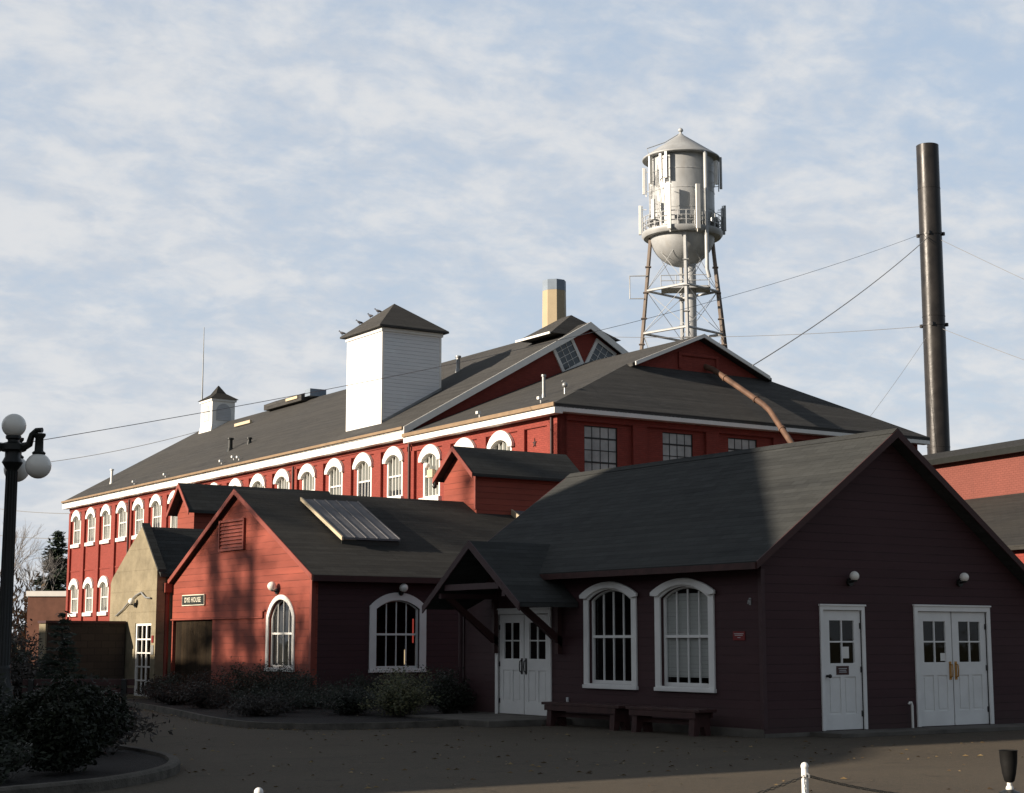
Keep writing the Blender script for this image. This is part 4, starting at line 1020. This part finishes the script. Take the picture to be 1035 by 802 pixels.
m.cyl((-1.6, -.95, 28.1), (1.9, -.95, 28.1), .03, n=5).cyl((-1.6, -.95, 27.7), (1.9, -.95, 27.7), .03, n=5); m.build('platform', M['tank'], wt)
m = MB(); m.tube([(-2.6, -.5, 28.2), (-3.9, -.5, 28.2), (-3.9, -.5, 26.5), (-2.9, -.5, 26.5)], .05, 6); m.build('pipe_bracket', M['tank'], wt)
m = MB(); m.tube([(1.65, -2.15, 37.05), (1.75, -2.35, 36.8), (1.75, -2.35, 28.2), (1.9, -2.3, 27.6)], .15, 10); m.build('cable_conduit', M['tank'], wt, smooth=True)
m = MB(); m.tube([(2.3, .9, 31), (3.35, 1.2, 21), (3.9, 1.4, 8), (4.2, 1.5, 0)], .07, 6); m.build('cable_run', M['black_metal'], wt)
# ladder
m = MB(); LX, LY = -2.36, -1.05
for dx in (0, .38): m.cyl((LX+dx, LY-dx*.55, 31.4), (LX+dx, LY-dx*.55, 37.2), .035, n=5)
for k in range(16): z = 31.6+k*.36; m.cyl((LX, LY, z), (LX+.38, LY-.21, z), .02, n=4)
m.tube([(LX, LY, 37.2), (-2.5, -1.4, 37.6), (-1.2, -.5, 38.3), (-.1, 0, 39.1)], .035, 5); m.build('ladder', M['tank'], wt)
def antenna(ang, r, z0, z1, w_=.2, mat='white'):
    a = R(ang); x, y = r*math.cos(a), r*math.sin(a)
    m = MB(Matrix.Translation((x, y, 0)) @ Matrix.Rotation(a, 4, 'Z')); m.box(-.08, -w_/2, z0, .1, w_/2, z1); m.cyl((-.16, 0, z0-.2), (-.16, 0, z1), .04, n=6)
    m.cyl((-.16, 0, z0+.2), (-.5, 0, z0+.2), .03, n=5).cyl((-.16, 0, z1-.3), (-.5, 0, z1-.3), .03, n=5)
    m.build('antenna_panel', M[mat], wt, bevel=.01)
for an, r, z0, z1, w_, mt in ((182, 3.1, 31.4, 33.6, .34, 'white'), (228, 3.1, 32.0, 33.5, .34, 'white'), (253, 3.1, 31.1, 34.4, .34, 'white'), (292, 3.1, 31.1, 34.4, .42, 'white'), (355, 3.15, 31.5, 33.4, .34, 'zinc'), (8, 3.1, 31.4, 33.4, .3, 'zinc'),
                     (214, 2.75, 34.9, 37.0, .26, 'white'), (238, 2.8, 35.0, 36.9, .28, 'zinc'), (247, 2.8, 35.0, 37.0, .28, 'zinc'), (336, 2.8, 34.8, 36.6, .28, 'white'), (348, 2.95, 34.6, 37.0, .3, 'zinc'), (188, 2.8, 34.4, 36.4, .22, 'white'), (70, 2.9, 34.8, 36.9, .3, 'white'), (120, 3.1, 31.4, 33.6, .34, 'white')):
    antenna(an, r, z0, z1, w_*.72, mt)
rr = random.Random(3)
for k in range(14):
    a = R(rr.uniform(195, 240)); z0 = rr.uniform(31.6, 35); z1 = z0+rr.uniform(.6, 2.0); b = a+rr.uniform(-.12, .12)
    m = MB(); m.cyl((2.52*math.cos(a), 2.52*math.sin(a), z0), (2.52*math.cos(b), 2.52*math.sin(b), z1), .025, n=4); m.build('cable', M['zinc'], wt)
for k in range(26):
    a = R(rr.uniform(200, 350)); z0 = rr.uniform(31.5, 32.2); m = MB(Matrix.Rotation(a, 4, 'Z')); m.box(2.5, -.12, z0, 2.72, .12, z0+rr.uniform(.2, .5)); m.build('equipment_box', M['zinc'], wt)

# ------------------------------------------------------------------ smokestack
S = (68.25, 60.0)
st = thing('smokestack', 'tall slender black steel smokestack held by guy wires', 'smokestack', (S[0], S[1], 0))
m = MB()
prof = []
for k in range(13): z = k*28.3/12; prof += [(.60, z+.0), (.60, z+28.3/12-.05)] if k < 12 else []
prof += [(.60, 28.4), (.57, 28.42), (.55, 28.0)]
m.lathe((0,0,0), prof, 40); m.build('shaft', M['steel_dark'], st, smooth=True)
for z in (23.4, 18.4):
    m = MB(); m.lathe((0,0,0), [(.602, z-.04), (.63, z-.035), (.63, z+.035), (.602, z+.04)], 40)
    for k in range(4): a = k*math.pi/2+.6; m.box(.66*math.cos(a)-.07, .66*math.sin(a)-.07, z-.09, .66*math.cos(a)+.07, .66*math.sin(a)+.07, z+.09)
    m.build('guy_ring', M['steel_dark'], st)
for k in range(2, 12, 3):
    z = k*2.36; m = MB(); m.lathe((0,0,0), [(.601, z-.03), (.612, z-.02), (.612, z+.02), (.601, z+.03)], 40); m.build('plate_seam', M['steel_dark'], st)
fwv = cam.matrix_basis.to_3x3() @ Vector((0, 0, -1)); fwh = Vector((fwv.x, fwv.y, 0)).normalized(); rth = Vector((fwh.y, -fwh.x, 0))
def pt(right, depth, z): return Vector((0,0,0)) + fwh*depth + rth*right + Vector((0, 0, z))
def wire(a, b, sag, r, n=16):
    a, b = Vector(a), Vector(b); return [a.lerp(b, i/n) - Vector((0, 0, sag*4*(i/n)*(1-i/n))) for i in range(n+1)]
def guy(b, z, r):
    m = MB(); p = wire(Vector((S[0], S[1], z)), b, .3, r); p = [q-Vector((S[0], S[1], 0)) for q in p]; m.tube(p, r, 5); m.build('guy_wire', M['wire'], st)
guy(pt(9.1, 62, 11.9), 23.4, .022); guy(pt(40, 70, 9.0), 23.4, .014); guy(pt(36, 68, 8.2), 18.4, .014)
guy(pt(3.5, 96, 19.3), 18.4, .014); guy(pt(15.0, 84, 9.0), 18.4, .010)
def line(label, a, b, sag, r):
    m = MB(); m.tube(wire(a, b, sag, r, 24), r, 5); return tag(m.build('overhead_wire', M['wire']), label, 'wire', 'overhead wires')
line('long thin wire crossing in front of the white roof tower and ending at the smokestack', pt(-13.5, 42, 6.4), (S[0]-.6, S[1], 23.4), .9, .010)
line('thin wire passing behind the small cupola at the left of the mill roof', pt(-46, 150, 17.2), pt(-25, 150, 21.5), .6, .025)
line('upper of the faint wires low in the sky left of the mill', pt(-52, 160, 14.6), pt(-38, 150, 13.0), .3, .03)
line('lower of the faint wires low in the sky left of the mill', pt(-52, 160, 12.0), pt(-38, 150, 10.8), .3, .03)

# ------------------------------------------------------------------ right-hand workshop, utility pole
ws = thing('red_workshop', 'low red workshop with dark shingle roofs at the right edge behind the maroon hall', 'building', (44, 40, 0), R(-11))
m = MB(); m.box(0, -20, 5, .3, 6, 7.62).box(.3, 5.7, 0, 9, 6, 7.62).box(8.7, -20, 0, 9, 5.7, 7.62).box(-5.5, 5.6, 0, -.01, 5.8, 3.9); m.build('wall', brick('workshop_red_paint', (.20, .066, .05), .1, .94), ws)
m = MB(); roof_poly(m, [(-.3, -20.3, 7.70), (-.3, 6.3, 7.70), (4.5, 6.3, 8.75), (4.5, -20.3, 8.75)], .12); roof_poly(m, [(4.501, -20.3, 8.75), (4.501, 6.3, 8.75), (9.3, 6.3, 7.70), (9.3, -20.3, 7.70)], .12); m.build('roof', M['roof_brown'], ws)
m = MB(); roof_poly(m, [(-6, -20.3, 4.1), (-6, 6.1, 4.1), (-.01, 6.1, 6.24), (-.01, -20.3, 6.24)], .12); m.build('lean_to_roof', M['roof_brown'], ws)
m = MB(); m.box(-.34, -20.3, 7.50, -.302, 6.3, 7.69); m.build('fascia', M['black_metal'], ws)
m = MB(); m.box(-5.7, -20, 0, -5.5, 5.8, 4.1); m.build('lean_to_wall', M['brick_red'], ws)
up = thing('utility_pole', 'top of a utility pole with a crossarm and pale insulators beyond the workshop roof', 'utility pole', tuple(pt(25.6, 92, 0)), R(-20))
m = MB(); m.cyl((0,0,0), (0,0,12.0), .16, .11, 10); m.build('pole', M['bark'], up, smooth=True)
m = MB(); m.box(-1.3, -.06, 11.55, 1.3, .06, 11.69); m.build('crossarm', M['bark'], up)
for x in (-1.2, -.6, .6, 1.2): m = MB(); m.lathe((x, 0, 0), [(.05, 11.7), (.08, 11.78), (.05, 11.88)], 8); m.build('insulator', M['white'], up)

# ------------------------------------------------------------------ street lamp
lamp_p = pt(-7.25, 24, 0)
lp = thing('street_lamp', 'black cast iron lamp post with white globes at the left edge', 'street lamp', tuple(lamp_p), R(-34.2))
m = MB(); prof = [(.24,.08),(.24,.3),(.20,.34),(.18,.75),(.16,.82),(.14,.95),(.11,1.05),(.10,1.2),(.10,1.24),(.092,1.25),(.078,4.05),(.10,4.08),(.15,4.16),(.11,4.24),(.11,4.32)]
m.lathe((0,0,0), prof, 16); m.build('pole', M['black_metal'], lp, smooth=True)
m = MB()
for k in range(12):
    a = 2*math.pi*k/12; m.cyl((.090*math.cos(a), .090*math.sin(a), 1.26), (.076*math.cos(a), .076*math.sin(a), 4.03), .012, n=5)
m.build('fluting', M['black_metal'], lp)
m = MB(); m.lathe((0,0,0), [(.16,4.321),(.19,4.34),(.19,4.42),(.15,4.44),(.08,4.46),(.08,4.49),(.11,4.51),(.11,4.55)], 16); m.build('hub', M['black_metal'], lp, smooth=True)
m = MB(); m.ball((0, 0, 4.70), .175); m.build('globe', M['opal'], lp, smooth=True)
for k, ang_ in enumerate((-14, 98, 190)):
    a = R(ang_); c, s_ = math.cos(a), math.sin(a)
    m = MB(); m.tube([(c*.15, s_*.15, 4.38), (c*.26, s_*.26, 4.42), (c*.30, s_*.30, 4.56), (c*.37, s_*.37, 4.62), (c*.46, s_*.46, 4.62)], [.07,.055,.045,.04,.04], 8)
    m.lathe((c*.42, s_*.42, 0), [(.09, 4.26), (.10, 4.29), (.065, 4.32), (.06, 4.5), (.09, 4.54), (.09, 4.57)], 12); ar_ = m.build('arm', M['black_metal'], lp, smooth=True)
    m = MB(); m.ball((c*.42, s_*.42, 4.10), .185); m.build('globe', M['opal'], ar_, smooth=True)

# ------------------------------------------------------------------ island bench, rock, foreground posts and chain
bt = thing('park_bench', 'dark wooden bench with a slatted back behind the round bush at the left', 'bench', tuple(pt(-7.0, 27.0, .09)), R(-34.2))
for z, y in ((.80, .22), (.66, .2)): m = MB(); m.box(-.9, y, z, .9, y+.04, z+.1); m.build('back_slat', M['bench_wood'], bt)
m = MB(); m.box(-.9, -.25, .42, .9, .18, .47); m.build('seat', M['bench_wood'], bt)
for x in (-.75, .75): m = MB(); m.box(x-.04, -.22, 0, x+.04, -.14, .42).box(x-.04, .14, 0, x+.04, .2, .9); m.build('leg', M['black_metal'], bt)
m = MB(); m.ball((0, 0, .04), .28, 14, .45); o = m.build('boulder', M['concrete'], smooth=True, loc=tuple(pt(-6.1, 21.6, .09))); o.scale = (1.3, .8, 1); tag(o, 'flat pale stone lying in front of the round bush by the lamp post', 'rock')

def chain_post(label, x, y, h=.8):
    t = thing('chain_post', label, 'post', (x, y, 0), 0, 'thin white posts of the chain fence')
    m = MB(); m.cyl((0,0,0), (0,0,h), .022, n=12).ball((0,0,h+.002), .026, 12); m.build('rod', M['white_old'], t, smooth=True)
    m = MB(); m.tube([(.0,-.02,h-.04),(.0,-.04,h-.05),(.0,-.04,h-.07)], .005, 6); m.build('hook', M['zinc'], t)
chain_post('thin white post with chains on both sides near the bottom right', 7.70, 7.98); chain_post('tip of a thin white post at the bottom left of the picture', 4.16, 8.63, .765)
chain_post('thin white post just beyond the right bottom corner', 9.75, 6.95, .8)
def chain(label, a, b, sag):
    p = wire(a, b, sag, 0, 90); m = MB()
    for i in range(90):
        d = (p[i+1]-p[i]); c = (p[i]+p[i+1])/2; d.normalize(); s_ = d.orthogonal().normalized()
        if i % 2: s_ = d.cross(s_)
        L_ = .023; W_ = .008
        m.tube([c-d*L_, c-d*L_*.5+s_*W_, c+d*L_*.5+s_*W_, c+d*L_, c+d*L_*.5-s_*W_, c-d*L_*.5-s_*W_, c-d*L_], .0028, 4)
    tag(m.build('chain', M['black_metal']), label, 'chain', 'chains between the white posts')
chain('dark chain sagging right from the white post', (7.70, 7.96, .745), (9.75, 6.95, .75), .16)
chain('dark chain sagging left from the white post', (7.70, 7.96, .745), (4.16, 8.63, .71), .26)
ul = thing('garden_uplight', 'black cup-shaped garden light at the bottom right corner', 'garden light', (9.78, 8.06, 0))
m = MB(); m.lathe((0,0,0), [(.025,.60),(.036,.61),(.048,.66),(.060,.74),(.064,.82),(.068,.825),(.056,.82),(.04,.7)], 20); m.build('shade', M['cup_black'], ul, smooth=True)
m = MB(); m.cyl((0,0,.56), (0,0,.6), .018, n=10).ball((.0,0,.555), .028, 12); m.build('joint', M['white'], ul, smooth=True)
m = MB(); m.lathe((0,0,0), [(.05,0),(.05,.5),(.075,.505),(.075,.53),(.03,.55)], 16); m.build('base', M['black_metal'], ul, smooth=True)

# ------------------------------------------------------------------ planting
def loose(parent, rx, rz, n, sz, mat, seed):
    """leaves carried along many arching stems: open, uneven outline"""
    rr = random.Random(seed); st_ = MB(); lf = MB(); ns = 46
    for k in range(ns):
        a = rr.uniform(0, 6.28); r0 = rx*.25*rr.random(); r1 = rx*rr.uniform(.25, 1.15); h = rz*rr.uniform(.45, 1.12)*(1-.35*(r1/rx)**2)
        p0 = Vector((r0*math.cos(a), r0*math.sin(a), -.03)); p2 = Vector((r1*math.cos(a+rr.gauss(0,.3)), r1*math.sin(a+rr.gauss(0,.3)), h)); p1 = Vector(((p0.x+p2.x)/2*.7, (p0.y+p2.y)/2*.7, h*.75))
        def P_(t): return p0*(1-t)**2 + p1*2*t*(1-t) + p2*t*t
        st_.tube([P_(0), P_(.35), P_(.7), P_(1)], [.010, .008, .005, .003], 4)
        for q in range(int(n/ns)):
            t = rr.uniform(.15, 1.03)**.8; p = P_(min(t, 1))+Vector((rr.gauss(0,1), rr.gauss(0,1), rr.gauss(0,.8)))*.06*(.6+rx)
            if p.z < .02: p.z = .02+.05*rr.random()
            ax = Vector((rr.gauss(0,1), rr.gauss(0,1), rr.gauss(0,.8))).normalized(); bx = ax.orthogonal().normalized(); k_ = sz*rr.uniform(.5, 1.5); i0 = len(lf.v)
            lf.v += [tuple(p-ax*k_), tuple(p+bx*k_*.42), tuple(p+ax*k_), tuple(p-bx*k_*.42)]; lf.f.append((i0, i0+1, i0+2, i0+3))
    st_.build('stems', M['bark'], parent); lf.build('foliage', mat, parent, recalc=False)
def shrub(name, label, cat, x, y, rx, rz, n, s, mat, seed, group=None, zc=None, stems=True, open_=False):
    t = thing(name, label, cat, (x, y, .09), 0, group)
    if open_: loose(t, rx, rz, n, s, M[mat], seed); return t
    foliage(t, 0, 0, rz*.46 if zc is None else zc, rx, rx, rz*.52, n, s, M[mat], seed)
    m = MB(); rr = random.Random(seed)
    for k in range(7):
        a = rr.uniform(0, 6.28); r1 = rx*rr.uniform(.2, .6)
        m.tube([(0,0,-.05), (r1*.4*math.cos(a), r1*.4*math.sin(a), rz*.35), (r1*math.cos(a), r1*math.sin(a), rz*.8)], [.02, .014, .006], 5)
    m.build('stems', M['bark'], t)
    return t
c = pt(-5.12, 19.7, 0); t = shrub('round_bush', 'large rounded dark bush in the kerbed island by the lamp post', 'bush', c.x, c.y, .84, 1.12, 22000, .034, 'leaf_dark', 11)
def spruce(label, p, h, r, n, seed, name='spruce_tree', s=.06, tiers=16, dense=1.0):
    t = thing(name, label, 'conifer tree', tuple(p)); rr = random.Random(seed)
    m = MB(); m.cyl((0,0,0), (0,0,h*.97), h*.022, .01, 8); m.build('trunk', M['bark'], t, smooth=True)
    m = MB(); br = MB()
    for k in range(tiers):
        f = k/(tiers-1); z = h*(.08+.88*f); R_ = r*(1-f)**.85*rr.uniform(.8, 1.12)+.05
        nb = max(4, int(9*(1-f)+4))
        for j in range(nb):
            a = rr.uniform(0, 6.28); d = Vector((math.cos(a), math.sin(a), rr.uniform(-.18, .12))); L_ = R_*rr.uniform(.7, 1.1)
            br.cyl((0,0,z), d*L_+Vector((0,0,z)), .012*h/2.5, .004, 4, False)
            for q in range(int(n*dense*(.3+L_/r))):
                tt = rr.uniform(.12, 1.05); p_ = d*L_*tt+Vector((rr.gauss(0,.06), rr.gauss(0,.06), rr.gauss(0,.04)))*(r*.9)+Vector((0,0,z))
                ax = (d+Vector((rr.gauss(0,.5), rr.gauss(0,.5), rr.gauss(0,.3)))).normalized(); bx = ax.orthogonal().normalized()
                kk = s*rr.uniform(.6,1.3); i0 = len(m.v); m.v += [tuple(p_-ax*kk), tuple(p_+bx*kk*.3), tuple(p_+ax*kk), tuple(p_-bx*kk*.3)]; m.f.append((i0, i0+1, i0+2, i0+3))
    br.build('branches', M['bark'], t); m.build('needles', M['needles'], t, recalc=False)
    return t
spruce('small pointed spruce in front of the dark block wing', pt(-7.9, 29.5, .09), 2.05, .6, 26, 3)
for i, (rx_, dd, rr_, hh, lab) in enumerate(((-9.4, 31.5, .75, 1.5, 'dark hedge shrub behind the bench, left of the small spruce'), (-8.7, 29.8, .6, 1.1, 'low dark shrub at the foot of the small spruce, left side'), (-7.2, 28.3, .55, .85, 'low dark shrub between the round bush and the small spruce'), (-10.0, 33, .8, 1.75, 'taller dark shrub furthest back beside the lamp post'), (-7.0, 22.6, .8, .9, 'low bush at the foot of the lamp post'), (-6.0, 23.2, .85, .85, 'wide low shrub directly behind the round bush'), (-5.9, 18.3, .6, .42, 'flat ground shrub at the very corner of the picture in front of the lamp post'), (-6.9, 25.4, .45, .7, 'flat dark shrub just behind the round bush'))):
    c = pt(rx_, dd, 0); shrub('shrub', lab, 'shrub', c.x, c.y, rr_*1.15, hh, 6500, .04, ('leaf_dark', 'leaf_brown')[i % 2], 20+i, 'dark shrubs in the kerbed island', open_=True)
bedsh = [(17.7, 42.9, .3, 0.40, 'leaf_brown', 'low shrub at the foot of the pipe between the concrete gable and the red building'),
 (17.4, 41.8, .6, 0.50, 'leaf_brown', 'low brownish shrub in front of the plank door'),
 (17.2, 40.4, .7, 0.58, 'leaf_dark', 'dark shrub under the red wall right of the plank door'),
 (17.4, 39.0, .7, 0.68, 'leaf_brown', 'brownish shrub left below the narrow arched window'),
 (17.7, 37.5, .75, 0.83, 'leaf_dark', 'taller dark shrub right under the narrow arched window'),
 (18.0, 36.2, .8, 0.86, 'leaf_dark', 'tall dark shrub at the corner of the red building'),
 (16.2, 38.2, .65, 0.43, 'leaf_brown', 'low brownish groundcover clump near the kerb in front of the red gable'),
 (15.9, 35.8, .7, 0.47, 'leaf_brown', 'low clump near the kerb left of the building corner'),
 (17.6, 34.3, .8, 0.68, 'leaf_dark', 'dark shrub in front of the corner, before the wide arched window'),
 (16.2, 33.0, .75, 0.50, 'leaf_dark', 'low dark shrub near the bend of the kerb'),
 (19.4, 34.6, .7, 0.65, 'leaf_dark', 'dark shrub directly under the wide arched window'),
 (21.3, 34.6, .75, 0.72, 'leaf_dark', 'dark shrub under the right part of the wide arched window'),
 (16.9, 30.9, .7, 0.54, 'leaf_dark', 'low dark shrub in the middle of the bed before the wide window'),
 (18.3, 31.2, .75, 0.81, 'leaf_mix', 'loose shrub with pale yellowish leaves between the wide window and the porch'),
 (17.4, 29.6, .6, 0.61, 'leaf_mix', 'pale flecked shrub nearest the porch slab'),
 (18.9, 30.1, .5, 0.79, 'leaf_dark', 'narrow dark shrub against the maroon wall left of the porch door'),
 (15.2, 31.5, .6, 0.36, 'leaf_brown', 'low brownish clump at the kerb left of the porch')]
for i, (x, y, r_, h_, mt, lab) in enumerate(bedsh):
    shrub('shrub', lab, 'shrub', x, y, r_*1.15, h_*1.12, 5200, .030, mt, 60+i, 'shrubs in the bed along the red building', open_=True)

def bare_tree(label, p, h, seed, mat='bark_far', group=None, r0=None, depth=6, spread=.55, cat='bare tree', minr=.0, nbr=3):
    t = thing('bare_tree', label, cat, tuple(p), 0, group); rr = random.Random(seed); tr = MB(); cr = MB()
    r0 = r0 or h*.022
    def grow(q, d, L_, r, k):
        e = q+d*L_; mid = q+d*L_*.5+Vector((rr.gauss(0,1), rr.gauss(0,1), 0))*L_*.05
        (tr if k >= depth-1 else cr).tube([q, mid, e], [r, r*.85, r*.7], 6 if k > 2 else 3)
        if k == 0: return
        for j in range(nbr if k > 1 else nbr+1):
            a = rr.uniform(0, 6.28); s_ = rr.uniform(.3, 1)*spread; o_ = d.orthogonal().normalized(); o_ = o_*math.cos(a)+d.cross(o_)*math.sin(a)
            nd = (d+o_*s_*1.2+Vector((0,0,.12))).normalized(); grow(q+d*L_*rr.uniform(.65, 1.0) if j else e, nd, L_*rr.uniform(.62, .85), max(r*.6, minr), k-1)
    grow(Vector((0,0,0)), Vector((0,0,1)), h*.27, r0, depth)
    tr.build('trunk', M[mat], t); cr.build('crown', M[mat], t)
    return t
G_ = 'bare trees beyond the mill'
bare_tree('tall pale bare tree behind the lamp post', pt(-39.5, 125, 0), 15, 2, group=G_, r0=.14, minr=.010, depth=5)
bare_tree('pale bare tree between the lamp post and the far conifer', pt(-36.3, 128, 0), 10, 5, group=G_, r0=.11, minr=.010, depth=5)
spruce('dark conifer rising beyond the far corner of the mill', pt(-39.5, 145, 0), 11.3, 3.6, 60, 9, 'conifer_tree', .3, 22)
spruce('second dark conifer, mostly hidden by the far corner of the mill', pt(-36.3, 140, 0), 9.5, 3.4, 55, 12, 'conifer_tree', .3, 20)
ob = thing('brick_outbuilding', 'small reddish outbuilding with a white parapet beyond the far left corner of the mill', 'building', tuple(pt(-31.5, 112, 0)), R(-34.2))
m = MB(); m.box(-.9, 0, 0, 6, 5, 4.55); m.build('wall', paint('brown_red_brick', (.16, .07, .045), .8, .3, 1.5), ob)
m = MB(); m.box(-1.0, -.1, 4.551, 6.1, 5.1, 4.9); m.build('parapet', M['white'], ob)
m = MB(); m.cyl((2.0, -.2, 4.9), (2.0, -.2, 7.3), .05, n=6); m.build('flue', M['zinc'], ob)
# far brush
def brush(x0, x1, d, h, n, seed):
    rr = random.Random(seed); m = MB()
    for i in range(n):
        p = pt(rr.uniform(x0, x1), d+rr.uniform(-6, 6), 0); z = rr.random()**1.3*h*(.6+.4*math.sin(p.x*.9)); a = Vector((rr.gauss(0,.5), rr.gauss(0,.5), 1)).normalized(); b = a.orthogonal().normalized(); k = rr.uniform(.1, .35); p = p+Vector((0,0,z)); j = len(m.v)
        m.v += [tuple(p-a*k), tuple(p+b*k*.4), tuple(p+a*k), tuple(p-b*k*.4)]; m.f.append((j, j+1, j+2, j+3))
    return m.build('far_brush', leafmat('brown_brush', (.07, .05, .03), (.14, .10, .06)), recalc=False)
tag(brush(-60, -31.5, 118, 6.5, 16000, 4), 'brown winter brush along the far left horizon', 'brush', kind='stuff')
# fallen leaves
m = MB(); rr = random.Random(8)
for i in range(520):
    x, y = (rr.uniform(6, 27), rr.uniform(8, 20)) if i % 2 else (rr.uniform(8, 19), rr.uniform(16, 30)); a = rr.uniform(0, 6.28); k = rr.uniform(.02, .05); j = len(m.v); z = .012
    m.v += [(x+k*math.cos(a), y+k*math.sin(a), z), (x-k*.5*math.sin(a), y+k*.5*math.cos(a), z+k*.4), (x-k*math.cos(a), y-k*math.sin(a), z), (x+k*.5*math.sin(a), y-k*.5*math.cos(a), z+.004)]; m.f.append((j, j+1, j+2, j+3))
for i in range(420):
    q_ = bed[rr.randrange(len(bed))]; x, y = q_[0]-abs(rr.gauss(0, .25)), q_[1]-rr.gauss(0, .3); a = rr.uniform(0, 6.28); k = rr.uniform(.015, .04); j = len(m.v); z = .012
    m.v += [(x+k*math.cos(a), y+k*math.sin(a), z), (x-k*.5*math.sin(a), y+k*.5*math.cos(a), z+k*.4), (x-k*math.cos(a), y-k*math.sin(a), z), (x+k*.5*math.sin(a), y-k*.5*math.cos(a), z+.004)]; m.f.append((j, j+1, j+2, j+3))
tag(m.build('fallen_leaves', leafmat('dry_leaves', (.10, .055, .02), (.30, .22, .10)), recalc=False), 'dry fallen leaves scattered over the asphalt yard', 'leaves', kind='stuff')

# ------------------------------------------------------------------ neighbours standing left of the view; the low sun throws their shadow over the yard
nb = thing('tall_brick_warehouse', 'tall gabled dark brick warehouse left of the yard, outside the picture edge', 'building', (-8, 0, 0))
m = MB(); m.ext([(0, 26.3, 0), (0, 39.7, 0), (0, 39.7, 11.4), (0, 33.0, 16.0), (0, 26.3, 11.3)], (-14, 0, 0)); m.build('wall', brick('dark_brick', (.10, .05, .04)), nb)
m = MB(); roof_poly(m, [(.3, 26.0, 11.2), (.3, 33, 16.15), (-14.3, 33, 16.15), (-14.3, 26.0, 11.2)], .1); roof_poly(m, [(.3, 33.001, 16.15), (.3, 40.0, 11.3), (-14.3, 40.0, 11.3), (-14.3, 33.001, 16.15)], .1); m.build('roof', M['roof_dark'], nb)
for y in (28.5, 31.5, 34.5, 37.5):
    for z in (1.6, 5.2, 8.6):
        m = MB(); m.box(.001, y-.6, z, .06, y+.6, z+1.9); o = m.build('window', M['white_old'], nb); m = MB(); m.box(.061, y-.5, z+.1, .07, y+.5, z+1.8); m.build('pane', M['dark_room'], o)
nb = thing('lean_to_shed', 'lower brick shed against the near side of the tall warehouse, beyond the picture edge', 'building', (-8, 0, 0))
m = MB(); m.ext([(0, 20.0, 0), (0, 26.29, 0), (0, 26.29, 8.9), (0, 21.6, 7.5), (0, 20.6, 7.0), (0, 20.0, 5.2)], (-10, 0, 0)); m.build('wall', M['block_wall'], nb)
m = MB(); m.box(.001, 21.5, .05, .06, 23.5, 2.6); m.build('door', M['grey_wood'], nb)
nb = thing('long_brick_store', 'long flat-roofed brick store beyond the tall warehouse, outside the picture', 'building', (-8, 0, 0))
m = MB(); m.box(-12, 39.72, 0, 0, 70, 9.0); m.build('wall', brick('store_brick', (.06, .05, .045)), nb)
m = MB(); m.box(-12.1, 39.72, 9.001, .1, 70.1, 9.12); m.build('coping', M['concrete'], nb)
bare_tree('bare tree standing left of the picture whose branches dapple the red gable', (-26, 48.2, 0), 20, 21, 'bark', None, .3, 6, .5, minr=.03)
spruce('tallest conifer far left of the picture behind the brick store', (-30, 51.9, 0), 25, 4.4, 30, 31, 'conifer_tree', .26, 24)
spruce('middle conifer far left of the picture behind the brick store', (-36, 50.9, 0), 25.5, 4.6, 26, 33, 'conifer_tree', .26, 22)
spruce('conifer furthest from the yard, left of the picture behind the brick store', (-44, 53.6, 0), 27.5, 4.6, 26, 35, 'conifer_tree', .26, 22)
